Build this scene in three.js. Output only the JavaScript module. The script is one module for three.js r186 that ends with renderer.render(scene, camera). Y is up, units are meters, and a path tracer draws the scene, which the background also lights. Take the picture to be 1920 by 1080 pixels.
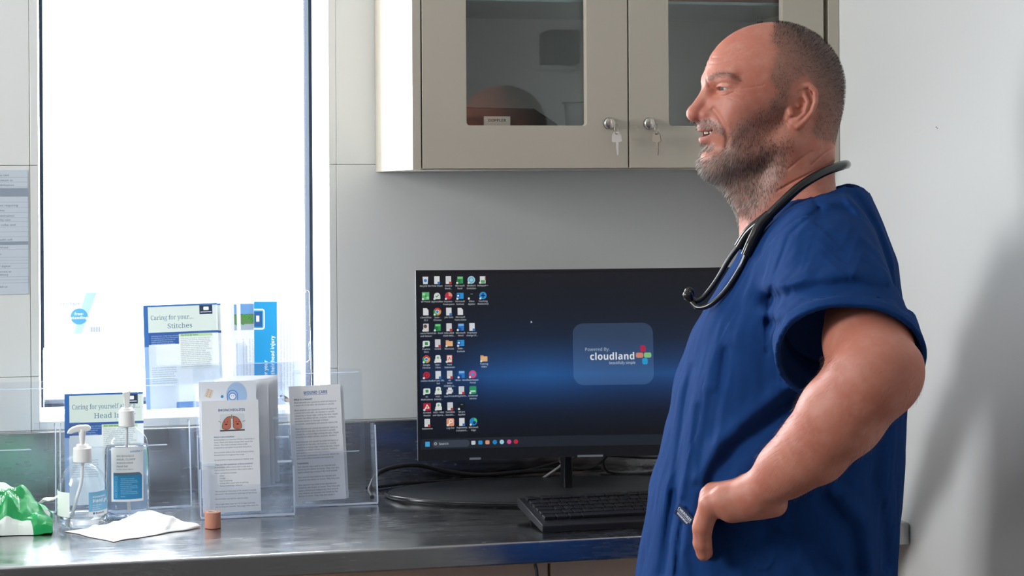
import * as THREE from 'three';
import { RoundedBoxGeometry } from 'three/addons/geometries/RoundedBoxGeometry.js';
import { mergeGeometries, toCreasedNormals } from 'three/addons/utils/BufferGeometryUtils.js';
import { RectAreaLightUniformsLib } from 'three/addons/lights/RectAreaLightUniformsLib.js';

// ---------------------------------------------------------------- camera, sky, lights, exposure
const scene = new THREE.Scene();
const renderer = new THREE.WebGLRenderer({ antialias: true });
renderer.toneMapping = THREE.LinearToneMapping;
renderer.toneMappingExposure = 0.9;
renderer.shadowMap.enabled = true;
RectAreaLightUniformsLib.init();

const camera = new THREE.PerspectiveCamera(2 * Math.atan(540 / 3200) * 180 / Math.PI, 1920 / 1080, 0.05, 60);
camera.position.set(0, 1.5, 3.45);
camera.rotation.order = 'YXZ';
camera.rotation.set(0, -11.7 * Math.PI / 180, -0.34 * Math.PI / 180);
camera.setViewOffset(1920, 1080, 190, 185, 1920, 1080);
camera.updateProjectionMatrix();
scene.add(camera);

const SKY = new THREE.Color(0.93, 0.97, 1.0);
scene.background = SKY;
scene.backgroundIntensity = 4;

// overcast daylight filling the window opening
const daylight = new THREE.RectAreaLight(new THREE.Color(0.93, 0.97, 1.0), 24, 0.62, 1.16);
daylight.position.set(0.2535, 1.6, -0.36);
daylight.lookAt(0.2535, 1.6, 1);
scene.add(daylight);
// the same overcast daylight in a high window of the left wall, outside the frame
const daylightLeft = new THREE.RectAreaLight(new THREE.Color(0.98, 0.985, 1.0), 32, 0.72, 0.82);
daylightLeft.position.set(-1.88, 1.95, 1.2);
daylightLeft.lookAt(0, 1.95, 1.2);
scene.add(daylightLeft);

// ---------------------------------------------------------------- helpers
const V = (x, y, z) => new THREE.Vector3(x, y, z);
let seed = 12345;
const rnd = () => { seed = (seed * 1664525 + 1013904223) >>> 0; return seed / 4294967296; };
const rr = (a, b) => a + (b - a) * rnd();
const used = {};
function numbered(n) { if (!(n in used)) { used[n] = 0; return n; } used[n]++; return n + '_' + String(used[n]).padStart(3, '0'); }
function tag(o, label, category, group) { o.userData.label = label; o.userData.category = category; if (group) o.userData.group = group; return o; }
function thing(name, label, category, pos = [0, 0, 0], turn = 0, group) {
  const g = new THREE.Group(); g.name = numbered(name); g.position.set(...pos); g.rotation.y = turn;
  tag(g, label, category, group); scene.add(g); return g;
}
function part(name, geo, mat, parent, label) {
  const m = new THREE.Mesh(geo, mat); m.name = name; m.castShadow = m.receiveShadow = true;
  if (label) m.userData.label = label; parent.add(m); return m;
}
function solo(name, geo, mat, label, category, group) {
  const m = part(numbered(name), geo, mat, scene); tag(m, label, category, group); return m;
}
function structure(name) { const g = new THREE.Group(); g.name = name; g.userData.kind = 'structure'; scene.add(g); return g; }
const bx = (x0, x1, y0, y1, z0, z1) => { const g = new THREE.BoxGeometry(x1 - x0, y1 - y0, z1 - z0); g.translate((x0 + x1) / 2, (y0 + y1) / 2, (z0 + z1) / 2); return g; };
const rb = (x0, x1, y0, y1, z0, z1, r = 0.002, s = 2) => { const g = new RoundedBoxGeometry(x1 - x0, y1 - y0, z1 - z0, s, r); g.translate((x0 + x1) / 2, (y0 + y1) / 2, (z0 + z1) / 2); return g; };
const tube = (pts, r, seg = 40, rad = 10, closed = false) => new THREE.TubeGeometry(new THREE.CatmullRomCurve3(pts.map(p => V(...p)), closed), seg, r, rad, closed);
const lathe = (pts, seg = 40) => new THREE.LatheGeometry(pts.map(p => new THREE.Vector2(p[0], p[1])), seg);
const merge = (...gs) => mergeGeometries(gs.map(g => { const n = g.index ? g.toNonIndexed() : g; for (const k of Object.keys(n.attributes)) if (!['position', 'normal', 'uv'].includes(k)) n.deleteAttribute(k); return n; }));
const std = (o) => new THREE.MeshStandardMaterial(o);
const phys = (o) => new THREE.MeshPhysicalMaterial(o);
const lin = (r, g, b) => new THREE.Color().setRGB(r, g, b);
function canvasTex(w, h, draw) {
  const c = document.createElement('canvas'); c.width = w; c.height = h; const x = c.getContext('2d'); draw(x, w, h);
  const t = new THREE.CanvasTexture(c); t.colorSpace = THREE.SRGBColorSpace; t.anisotropy = 8; return t;
}
// smooth value noise, 3D
const PERM = new Uint8Array(512); { const a = [...Array(256).keys()]; for (let i = 255; i > 0; i--) { const j = Math.floor(rnd() * (i + 1)); [a[i], a[j]] = [a[j], a[i]]; } for (let i = 0; i < 512; i++) PERM[i] = a[i & 255]; }
function noise(x, y, z) {
  const X = Math.floor(x), Y = Math.floor(y), Z = Math.floor(z); let u = x - X, v = y - Y, w = z - Z;
  u = u * u * (3 - 2 * u); v = v * v * (3 - 2 * v); w = w * w * (3 - 2 * w);
  const h = (i, j, k) => PERM[PERM[PERM[(X + i) & 255] + ((Y + j) & 255)] + ((Z + k) & 255)] / 127.5 - 1;
  const l = (a, b, t) => a + (b - a) * t;
  return l(l(l(h(0, 0, 0), h(1, 0, 0), u), l(h(0, 1, 0), h(1, 1, 0), u), v), l(l(h(0, 0, 1), h(1, 0, 1), u), l(h(0, 1, 1), h(1, 1, 1), u), v), w);
}
const fbm = (x, y, z, o = 3) => { let s = 0, a = 0.5; for (let i = 0; i < o; i++) { s += a * noise(x, y, z); x *= 2.03; y *= 2.03; z *= 2.03; a *= 0.5; } return s; };
const clamp = (x, a = 0, b = 1) => Math.min(b, Math.max(a, x));
const sstep = (a, b, x) => { const t = clamp((x - a) / (b - a)); return t * t * (3 - 2 * t); };
function greyTex(n, fn, rep = [1, 1]) {
  const d = new Uint8Array(n * n * 4); for (let j = 0; j < n; j++) for (let i = 0; i < n; i++) { const v = clamp(fn(i / n, j / n)) * 255; const k = (j * n + i) * 4; d[k] = d[k + 1] = d[k + 2] = v; d[k + 3] = 255; }
  const t = new THREE.DataTexture(d, n, n); t.wrapS = t.wrapT = THREE.RepeatWrapping; t.magFilter = THREE.LinearFilter; t.minFilter = THREE.LinearMipmapLinearFilter; t.generateMipmaps = true; t.repeat.set(...rep); t.needsUpdate = true; return t;
}

// ---------------------------------------------------------------- materials
const steelRough = greyTex(512, (u, v) => 0.22 + 0.06 * fbm(u * 6, v * 30, 3, 3) + 0.1 * Math.max(0, fbm(u * 10, v * 9, 7, 4)) + 0.05 * noise(u * 40, v * 300, 1));
const M = {
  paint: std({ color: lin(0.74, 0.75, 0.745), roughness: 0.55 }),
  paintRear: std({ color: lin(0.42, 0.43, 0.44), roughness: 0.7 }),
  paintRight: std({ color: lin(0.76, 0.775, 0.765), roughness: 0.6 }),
  tile: std({ color: lin(0.70, 0.715, 0.70), roughness: 0.25 }),
  grout: std({ color: lin(0.68, 0.69, 0.68), roughness: 0.8 }),
  ceiling: std({ color: lin(0.8, 0.8, 0.79), roughness: 0.9 }),
  floor: std({ color: lin(0.15, 0.12, 0.10), roughness: 0.45 }),
  frame: phys({ color: lin(0.013, 0.02, 0.031), roughness: 0.95, specularIntensity: 0.1 }),
  pane: phys({ color: 0xffffff, roughness: 0.02, transmission: 1, thickness: 0 }),
  cabinet: std({ color: lin(0.5, 0.455, 0.375), roughness: 0.5 }),
  cabinetGlass: phys({ color: lin(0.95, 0.97, 0.96), roughness: 0.01, transmission: 1, thickness: 0, ior: 1.52 }),
  shelfGlass: phys({ color: lin(0.45, 0.6, 0.62), roughness: 0.05, transmission: 0.6, thickness: 0 }),
  steel: std({ color: lin(0.44, 0.445, 0.455), roughness: 1, roughnessMap: steelRough, metalness: 1 }),
  steelPlain: std({ color: lin(0.55, 0.555, 0.565), roughness: 0.32, metalness: 1 }),
  chrome: std({ color: lin(0.55, 0.53, 0.49), roughness: 0.3, metalness: 1 }),
  keyMetal: std({ color: lin(0.6, 0.55, 0.5), roughness: 0.35, metalness: 0.9 }),
  laminate: std({ color: lin(0.76, 0.55, 0.40), roughness: 0.6 }),
  black: std({ color: lin(0.012, 0.012, 0.014), roughness: 0.38 }),
  blackMatt: std({ color: lin(0.014, 0.014, 0.016), roughness: 0.7 }),
  blackGloss: std({ color: lin(0.01, 0.01, 0.012), roughness: 0.16 }),
  bezelSide: std({ color: lin(0.09, 0.1, 0.12), roughness: 0.35 }),
  acrylicEdge: phys({ color: lin(0.85, 0.9, 0.98), roughness: 0.35, transmission: 0.6, thickness: 0 }),
  acrylic: phys({ color: lin(0.95, 0.965, 0.985), roughness: 0.05, transmission: 1, thickness: 0, ior: 1.49 }),
  white: std({ color: lin(0.8, 0.8, 0.8), roughness: 0.45 }),
  whitePlastic: std({ color: lin(0.78, 0.78, 0.77), roughness: 0.35 }),
  paper: phys({ color: lin(0.8, 0.81, 0.82), roughness: 0.8 }),
};
// ---------------------------------------------------------------- the room
const RX = 1.488, LX = -1.7, BZ = 4.7, TOP = 2.6, WX0 = -0.0363, WX1 = 0.5434, WY0 = 1.0456, WY1 = 2.15;
{
  const f = structure('floor'); part('floor_slab', bx(LX - 0.2, RX + 0.2, -0.1, 0, -0.3, BZ + 0.2), M.floor, f);
  const c = structure('ceiling'); part('ceiling_slab', bx(LX - 0.2, RX + 0.2, TOP, TOP + 0.1, -0.3, BZ + 0.2), M.ceiling, c);
  const r = structure('wall_right'); part('plaster', bx(RX, RX + 0.15, 0, TOP, -0.3, BZ), M.paintRight, r);
  for (const [y, z, s] of [[1.602, 0.747, 0.0010], [1.6, 0.751, 0.0008]]) { const g = new THREE.SphereGeometry(s, 8, 6); g.translate(RX - 0.0004, y, z); part('nail_hole', g, M.bezelSide, r); }
  const l = structure('wall_left'); const q0 = 0.85, q1 = 1.55, r0 = 1.55, r1 = 2.35, L0 = LX - 0.15;
  part('plaster', merge(bx(L0, LX, 0, TOP, -0.3, q0), bx(L0, LX, 0, TOP, q1, BZ), bx(L0, LX, 0, r0, q0, q1), bx(L0, LX, r1, TOP, q0, q1)), M.paint, l);
  const w2 = structure('window_2');
  for (const [z0, z1, y0, y1] of [[q0, q0 + 0.02, r0, r1], [q1 - 0.02, q1, r0, r1], [q0 + 0.02, q1 - 0.02, r0, r0 + 0.02], [q0 + 0.02, q1 - 0.02, r1 - 0.02, r1]]) part('window_frame', rb(L0 + 0.02, L0 + 0.07, y0, y1, z0, z1, 0.001), M.frame, w2);
  part('pane', bx(L0 + 0.04, L0 + 0.044, r0 + 0.02, r1 - 0.02, q0 + 0.02, q1 - 0.02), M.pane, w2);
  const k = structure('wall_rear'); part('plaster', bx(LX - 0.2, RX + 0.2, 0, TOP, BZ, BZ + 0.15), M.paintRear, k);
  const b = structure('wall_back');
  part('masonry', merge(bx(LX - 0.2, WX0, 0, TOP, -0.3, -0.008), bx(WX1, RX + 0.2, 0, TOP, -0.3, -0.008), bx(WX0, WX1, 0, WY0, -0.3, -0.008), bx(WX0, WX1, WY1, TOP, -0.3, -0.008)), M.grout, b);
  // wall sheets: rows between the joints, cut narrow round the window
  const rows = [0.0, 0.61, 1.0277, 1.1346, 1.5515, 1.9684, 2.3853, TOP];
  const J = 0.0004;
  for (let i = 0; i < rows.length - 1; i++) {
    const y0 = rows[i] + J, y1 = rows[i + 1] - J;
    for (const [x0, x1] of [[-1.7, -0.9527], [-0.9527, -0.0527], [0.5597, RX]]) { if (x0 > 0.5 && i === 3) continue; part('tile', rb(x0 + J, x1 - J, y0, x0 > 0.5 && i === 2 ? rows[4] - J : y1, -0.009, 0, 0.0012), M.tile, b); }
    if (y1 > 1.03) for (const [x0, x1] of [[-0.0527, WX0], [WX1, 0.5597]]) part('tile', rb(x0 + J, x1, y0, y1, -0.009, 0, 0.0015), M.tile, b);
    else part('tile', rb(-0.0527 + J, 0.5597 - J, y0, y1, -0.009, 0, 0.002), M.tile, b);
  }
  part('tile', rb(WX0, WX1, 1.0277 + J, WY0, -0.009, 0, 0.0015), M.tile, b);
  part('tile', rb(WX0, WX1, WY1, TOP - J, -0.009, 0, 0.0015), M.tile, b);
  // reveal linings
  const rv = structure('trim_1'); const T = 0.004;
  part('reveal', bx(WX0 - T, WX0 + 0.0005, WY0, WY1, -0.3, -0.009), M.white, rv); part('reveal', bx(WX1 - 0.0005, WX1 + T, WY0, WY1, -0.3, -0.009), M.white, rv);
  part('sill_board', bx(WX0, WX1, WY0 - T, WY0 + 0.0005, -0.3, -0.009), M.white, rv); part('reveal', bx(WX0, WX1, WY1 - 0.0005, WY1 + T, -0.3, -0.009), M.white, rv);
  // window
  const w = structure('window_1'); const F0 = -0.3, F1 = -0.223, fw = 0.0075;
  part('window_frame', rb(WX0, WX0 + fw, WY0, WY1, F0, F1, 0.001), M.frame, w); part('window_frame', rb(WX1 - fw, WX1, WY0, WY1, F0, F1, 0.001), M.frame, w);
  part('window_frame', rb(WX0 + fw, WX1 - fw, WY0, WY0 + fw, F0, F1, 0.001), M.frame, w); part('window_frame', rb(WX0 + fw, WX1 - fw, WY1 - fw, WY1, F0, F1, 0.001), M.frame, w);
  part('pane', bx(WX0 + fw, WX1 - fw, WY0 + fw, WY1 - fw, -0.2735, -0.2685), M.pane, w);
}
// ceiling panel lamps (out of frame, above)
function panelLamp(x, z, w, d, power, label) {
  const g = thing('ceiling_light', label, 'ceiling light', [x, TOP, z]);
  part('housing', rb(-w / 2 - 0.02, w / 2 + 0.02, -0.022, -0.001, -d / 2 - 0.02, d / 2 + 0.02, 0.003), M.white, g);
  part('light_diffuser', bx(-w / 2, w / 2, -0.026, -0.0225, -d / 2, d / 2), std({ color: 0xffffff, emissive: lin(1, 0.97, 0.93), emissiveIntensity: 2 }), g);
  const l = new THREE.RectAreaLight(lin(1, 0.965, 0.92), power, w, d); l.position.set(x, TOP - 0.03, z); l.lookAt(x, 0, z); scene.add(l);
}
panelLamp(-0.75, 2.0, 0.6, 0.6, 2, 'square ceiling panel light of the room');

// steel bench
{
  const g = thing('steel_bench', 'long brushed stainless steel worktop with upstand under the window', 'worktop');
  const top = rb(LX, RX - 0.001, 0.86, 0.9, 0.0005, 0.648, 0.005, 3);
  { const p = top.attributes.position, uv = top.attributes.uv; for (let i = 0; i < p.count; i++) uv.setXY(i, p.getX(i) / 0.8, (p.getZ(i) + p.getY(i)) / 0.8); }
  part('bench_top', top, M.steel, g);
  const up = rb(LX, RX - 0.001, 0.899, 1.0265, 0.0005, 0.013, 0.003, 2);
  { const p = up.attributes.position, uv = up.attributes.uv; for (let i = 0; i < p.count; i++) uv.setXY(i, p.getX(i) / 0.8, p.getY(i) / 0.8); }
  part('upstand', up, M.steel, g);
}
// base units under the bench
{
  const edges = [LX, -1.0, -0.4, 0.235, 0.833, 1.442];
  for (let i = 0; i < edges.length - 1; i++) {
    const x0 = edges[i], x1 = edges[i + 1];
    const last = i === edges.length - 2;
    const g = thing('base_cupboard', ['beige base cupboard under the bench, furthest left', 'beige base cupboard under the bench, left of the window', 'beige base cupboard under the hand gel bottles', 'beige base cupboard under the leaflet holders', 'beige base cupboard under the keyboard'][i], 'cupboard', [0, 0, 0], 0, 'base cupboards under the steel bench');
    part('carcass', bx(x0 + 0.001, x1 - 0.001, 0.1, 0.858, 0.03, 0.575), M.laminate, g);
    part('plinth', bx(x0 + 0.001, x1 - 0.001, 0.0, 0.1, 0.03, 0.52), M.blackMatt, g);
    const d = part('door', rb(x0 + 0.0025, x1 - 0.0025, 0.105, 0.852, 0.577, 0.595, 0.0015), M.laminate, g);
    part('handle', rb((x0 + x1) / 2 - 0.06, (x0 + x1) / 2 + 0.06, 0.76, 0.772, 0.595, 0.62, 0.004), M.chrome, d);
    if (last) part('filler_panel', bx(x1 + 0.002, RX - 0.001, 0.0, 0.858, 0.03, 0.595), M.laminate, g);
  }
}
// wall cabinet
const CX0 = 0.6408, CX1 = 1.4872, CY0 = 1.5361, CY1 = 2.3, CZ = 0.376;
{
  const g = thing('wall_cabinet', 'beige wall cabinet with two glazed doors hung above the monitor', 'cabinet');
  const T = 0.016;
  part('side_panel', rb(CX0, CX0 + T, CY0, CY1, 0.001, CZ, 0.0008), M.cabinet, g);
  part('side_panel', rb(CX1 - 0.022, CX1, CY0, CY1, 0.001, CZ, 0.0008), M.cabinet, g);
  part('bottom_panel', bx(CX0 + T, CX1 - 0.022, CY0, CY0 + 0.018, 0.001, 0.357), M.cabinet, g);
  part('top_panel', bx(CX0 + T, CX1 - 0.022, CY1 - 0.018, CY1, 0.001, 0.357), M.cabinet, g);
  part('back_panel', bx(CX0 + T, CX1 - 0.022, CY0 + 0.018, CY1 - 0.018, 0.001, 0.008), M.white, g, 'white cabinet back');
  part('shelf', rb(CX0 + T + 0.001, CX1 - 0.023, 1.854, 1.860, 0.012, 0.33, 0.001), M.shelfGlass, g, 'smoky glass shelf');
  for (const x of [CX0 + T + 0.005, CX1 - 0.027]) for (const z of [0.06, 0.28]) { const s = new THREE.CylinderGeometry(0.004, 0.004, 0.01, 10); s.rotateZ(Math.PI / 2); s.translate(x, 1.849, z); part('shelf_pin', s, M.blackMatt, g); }
  const doors = [[0.6602, 1.0556, 0.7426, 0.976, 1.0192], [1.0601, 1.4545, 1.1377, 1.3711, 1.0985]];
  for (const [x0, x1, h0, h1, lx] of doors) {
    const y0 = CY0 + 0.0025, y1 = CY1 - 0.002, a = 1.617, bt = 2.2, r = 0.007;
    const s = new THREE.Shape([[x0, y0], [x1, y0], [x1, y1], [x0, y1]].map(p => new THREE.Vector2(...p)));
    const h = new THREE.Path(); h.moveTo(h0 + r, a); h.absarc(h1 - r, a + r, r, -Math.PI / 2, 0); h.absarc(h1 - r, bt - r, r, 0, Math.PI / 2); h.absarc(h0 + r, bt - r, r, Math.PI / 2, Math.PI); h.absarc(h0 + r, a + r, r, Math.PI, Math.PI * 1.5); s.holes.push(h);
    const e = new THREE.ExtrudeGeometry(s, { depth: 0.0155, bevelEnabled: true, bevelSize: 0.0008, bevelThickness: 0.0012, bevelSegments: 2, curveSegments: 6 });
    e.translate(0, 0, CZ - 0.0167);
    const d = part('door', e, M.cabinet, g);
    part('pane', bx(h0 - 0.006, h1 + 0.006, a - 0.006, bt + 0.006, CZ - 0.0225, CZ - 0.0185), M.cabinetGlass, d);
    const lk = lathe([[0, 0.009], [0.0055, 0.009], [0.006, 0.0075], [0.0075, 0.0078], [0.0105, 0.006], [0.0112, 0.0035], [0.0115, 0.0006], [0, 0.0006]], 28); lk.rotateX(Math.PI / 2); lk.translate(lx, 1.622, CZ);
    part('lock', lk, M.chrome, d, 'round metal cam lock');
  }
}
// keys hanging in the locks
function key(x, label, tilt, mat) {
  const g = thing('key', label, 'key', [x, 1.622, CZ + 0.0095], 0, 'keys hanging from the cabinet locks');
  part('inserted_key', merge(bx(-0.0012, 0.0012, -0.0085, 0.0085, 0.0, 0.012)), M.keyMetal, g);
  const ring = new THREE.TorusGeometry(0.0095, 0.0008, 8, 28); ring.rotateY(0.9); ring.translate(0.008, -0.0115, 0.009); part('key_ring', ring, M.chrome, g);
  const s = new THREE.Shape(); s.moveTo(-0.0035, 0); s.lineTo(0.0035, 0); s.quadraticCurveTo(0.0085, -0.004, 0.0085, -0.010); s.lineTo(0.0092, -0.018); s.lineTo(0.003, -0.0195); s.lineTo(0.0026, -0.027); s.lineTo(0.0018, -0.030); s.lineTo(0.002, -0.036); s.lineTo(0.0006, -0.044); s.lineTo(-0.001, -0.043); s.lineTo(-0.0018, -0.0195); s.lineTo(-0.0088, -0.018); s.lineTo(-0.0082, -0.010); s.quadraticCurveTo(-0.0082, -0.004, -0.0035, 0);
  const h = new THREE.Path(); h.absarc(0, -0.004, 0.0019, 0, Math.PI * 2, true); s.holes.push(h);
  const e = new THREE.ExtrudeGeometry(s, { depth: 0.0016, bevelEnabled: true, bevelSize: 0.0003, bevelThickness: 0.0003, bevelSegments: 1 });
  e.rotateY(tilt); e.rotateZ(0.06); e.translate(0.0085, -0.0165, 0.0075); part('hanging_key', e, mat, g);
}
key(1.0192, 'pale flat key hanging from the lock of the left cabinet door', -0.25, std({ color: lin(0.66, 0.62, 0.57), roughness: 0.4, metalness: 0.15 }));
key(1.0985, 'narrow darker key hanging from the lock of the right cabinet door', -0.9, std({ color: lin(0.2, 0.165, 0.13), roughness: 0.5, metalness: 0.3 }));

// things in the cabinet
{
  const y = CY0 + 0.018;
  const g = thing('doppler_case', 'black instrument case with sloping end on the cabinet floor', 'case');
  const s = new THREE.Shape([[0.67, y + 0.001], [0.962, y + 0.001], [0.962, y + 0.045], [0.95, y + 0.066], [0.905, y + 0.095], [0.67, y + 0.099]].map(p => new THREE.Vector2(...p)));
  const e = new THREE.ExtrudeGeometry(s, { depth: 0.16, bevelEnabled: true, bevelSize: 0.003, bevelThickness: 0.003, bevelSegments: 2 }); e.translate(0, 0.003, 0.1);
  part('case_body', e, M.black, g); part('latch', rb(0.76, 0.78, y + 0.05, y + 0.066, 0.262, 0.268, 0.002), M.bezelSide, g); part('latch', rb(0.88, 0.90, y + 0.05, y + 0.066, 0.262, 0.268, 0.002), M.bezelSide, g);
  const t = canvasTex(256, 410, (x, w, h) => { x.fillStyle = '#dcd9d0'; x.fillRect(0, 0, w, h); x.fillStyle = '#3a3a38'; x.font = 'bold 40px sans-serif'; x.textAlign = 'center'; x.fillText('DOPPLER', w / 2, 50); });
  const c = solo('name_tag', new THREE.BoxGeometry(0.051, 0.082, 0.0015), [M.white, M.white, M.white, M.white, std({ map: t, roughness: 0.6 }), M.white], 'white DOPPLER name card standing in front of the black case', 'tag');
  c.position.set(0.812, y + 0.0412, 0.335);
  const tub = lathe([[0.0, 0.001], [0.033, 0.001], [0.034, 0.004], [0.043, 0.112], [0.047, 0.1135], [0.047, 0.116], [0.0415, 0.115], [0.0325, 0.006], [0, 0.005]], 40);
  const u = solo('plastic_tub', tub, std({ color: lin(0.42, 0.45, 0.46), roughness: 0.4 }), 'grey tapered plastic tub with a flared rim inside the cabinet', 'tub'); u.position.set(1.02, y, 0.23);
  const box = thing('red_pouch', 'red fabric pouch on the upper shelf behind the right door', 'pouch');
  part('pouch_body', rb(1.1, 1.43, 1.861, 1.98, 0.1, 0.29, 0.03, 5), std({ color: lin(0.33, 0.03, 0.025), roughness: 0.7 }), box); part('zip', bx(1.12, 1.41, 1.93, 1.934, 0.289, 0.292), M.blackMatt, box);
  solo('white_carton', rb(0.7, 0.98, 1.861, 1.99, 0.08, 0.27, 0.002), M.paper, 'white carton on the upper shelf behind the left door', 'carton');
}
// dispenser on the right wall, outside the frame, mirrored in the cabinet glass
{
  const g = thing('towel_dispenser', 'grey paper towel dispenser on the right wall, mirrored in the cabinet glass', 'dispenser');
  part('cover', rb(RX - 0.1, RX - 0.001, 1.86, 1.96, 2.0, 2.1, 0.012, 4), std({ color: lin(0.1, 0.1, 0.105), roughness: 0.4 }), g);
  part('tray', rb(RX - 0.11, RX - 0.001, 1.845, 1.859, 2.03, 2.12, 0.006, 3), M.white, g);
}
// laminated notice on the left of the window
{
  const t = canvasTex(512, 1024, (x, w, h) => {
    x.fillStyle = '#c3ccd6'; x.fillRect(0, 0, w, h); x.fillStyle = '#8f9aa8'; x.fillRect(0, 150, w, 70); x.fillRect(0, 590, w, 28);
    x.strokeStyle = '#8995a4'; x.lineWidth = 2; const ys = [60, 100, 140, 265, 310, 350, 395, 425, 470, 510, 550, 590, 655, 720, 745, 770, 810, 880, 905, 930];
    for (const y of ys) { x.beginPath(); x.moveTo(0, y); x.lineTo(w, y); x.stroke(); }
    x.fillStyle = '#465062'; x.font = '19px sans-serif';
    const L = ['diaphoretic treatment by cast', 'fracture excluding calcaneum or', 'treatment by cast immobilisation', '', '', 'closed immobilisation not requiring', 'requiring closed reduction,', 'treatment by cast immobilisation', 'scaphoid or olecranon, by cast', 'care, immobilisation by collar and', 'treatment by cast', 'treatment by cast', 'closed, immobilisation with soft', 'with massive pain or without', 'use of IV medications or', '', '', 'dn, requiring the use of digital', 'of foreign body from cornea or', 'anaesthetic or from auditory', 'needs vanity packing with or'];
    L.forEach((s, i) => { const y = [50, 92, 132, 0, 0, 300, 340, 385, 418, 460, 500, 540, 582, 645, 700, 0, 0, 800, 845, 870, 970][i]; if (s) x.fillText(s, 150, y); });
  });
  const g = thing('wall_notice', 'laminated notice of printed treatment lists left of the window', 'notice');
  part('sheet', new THREE.BoxGeometry(0.17, 0.2445, 0.0012), [M.paper, M.paper, M.paper, M.paper, std({ map: t, roughness: 0.3 }), M.paper], g).position.set(-0.1415, 1.4205, 0.0012);
}
// ---------------------------------------------------------------- leaflet holders
const leanGeo = (g, a) => { g.rotateX(-a); return g; };
function uPanel(w, h, cut, cutW, r, t) {   // upright sheet with a finger cut-out at the top
  const s = new THREE.Shape(); const a = w / 2, c = cutW / 2;
  s.moveTo(-a, 0); s.lineTo(a, 0); s.lineTo(a, h - r); s.quadraticCurveTo(a, h, a - r, h); s.lineTo(c + r, h); s.quadraticCurveTo(c, h, c, h - r);
  s.lineTo(c, h - cut + r); s.quadraticCurveTo(c, h - cut, c - r, h - cut); s.lineTo(-c + r, h - cut); s.quadraticCurveTo(-c, h - cut, -c, h - cut + r); s.lineTo(-c, h - r); s.quadraticCurveTo(-c, h, -c - r, h); s.lineTo(-a + r, h); s.quadraticCurveTo(-a, h, -a, h - r);
  return new THREE.ExtrudeGeometry(s, { depth: t, bevelEnabled: false, curveSegments: 5 });
}
function roundSheet(w, h, r, t) {
  const s = new THREE.Shape(); const a = w / 2; s.moveTo(-a, 0); s.lineTo(a, 0); s.lineTo(a, h - r); s.quadraticCurveTo(a, h, a - r, h); s.lineTo(-a + r, h); s.quadraticCurveTo(-a, h, -a, h - r);
  return new THREE.ExtrudeGeometry(s, { depth: t, bevelEnabled: false, curveSegments: 5 });
}
// origin: middle of the front lower edge of the pocket, on the surface it stands on
function holder(label, pos, turn, w, H, hp, cut, cutW, depth, lean, foot = true) {
  const g = thing('leaflet_holder', label, 'leaflet holder', pos, turn, 'clear acrylic leaflet holders');
  const t = 0.0025, up = 0.004;
  const put = (geo, y, z) => { geo.translate(0, up, 0); leanGeo(geo, lean); geo.translate(0, y, z); return geo; };
  const A = M.acrylic;
  part('back_panel', put(roundSheet(w - 0.03, H, 0.008, t), 0, -depth), A, g);
  part('pocket_front', put(uPanel(w, hp, cut, cutW, 0.006, t), 0, -t), A, g);
  for (const s of [-1, 1]) { const b = bx(s * w / 2 - (s > 0 ? t : 0), s * w / 2 + (s > 0 ? 0 : t), 0, hp, -depth + t, -t); part('side_panel', put(b, 0, 0), A, g); }
  part('pocket_floor', put(bx(-w / 2 + t, w / 2 - t, 0, t, -depth + t, -t), 0, 0), A, g);
  for (const s of [-1, 1]) part('edge', put(bx(s * w / 2 - 0.0012, s * w / 2 + 0.0012, 0, hp - 0.004, -0.0012, 0.0012), 0, 0), M.acrylicEdge, g);
  part('edge', put(bx(-cutW / 2 + 0.004, cutW / 2 - 0.004, hp - cut - 0.0012, hp - cut + 0.0004, -t - 0.0004, 0.0004), 0, 0), M.acrylicEdge, g);
  part('edge', put(bx(-w / 2 + 0.022, w / 2 - 0.022, H - 0.0006, H + 0.0006, -depth - 0.0004, -depth + t + 0.0004), 0, 0), M.acrylicEdge, g);
  part('edge', bx(-w / 2, w / 2, 0.001, 0.004, 0.0005, 0.003), M.acrylicEdge, g);
  if (foot) { part('foot_plate', rb(-w / 2, w / 2, 0.0, 0.0035, -depth - 0.065, 0.002, 0.001), A, g);
    for (const x of [-w * 0.28, w * 0.28]) { const c = new THREE.CylinderGeometry(0.008, 0.008, 0.003, 20); c.translate(x, 0.0052, -0.012); part('foot_peg', c, A, g); } }
  return g;
}
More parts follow.
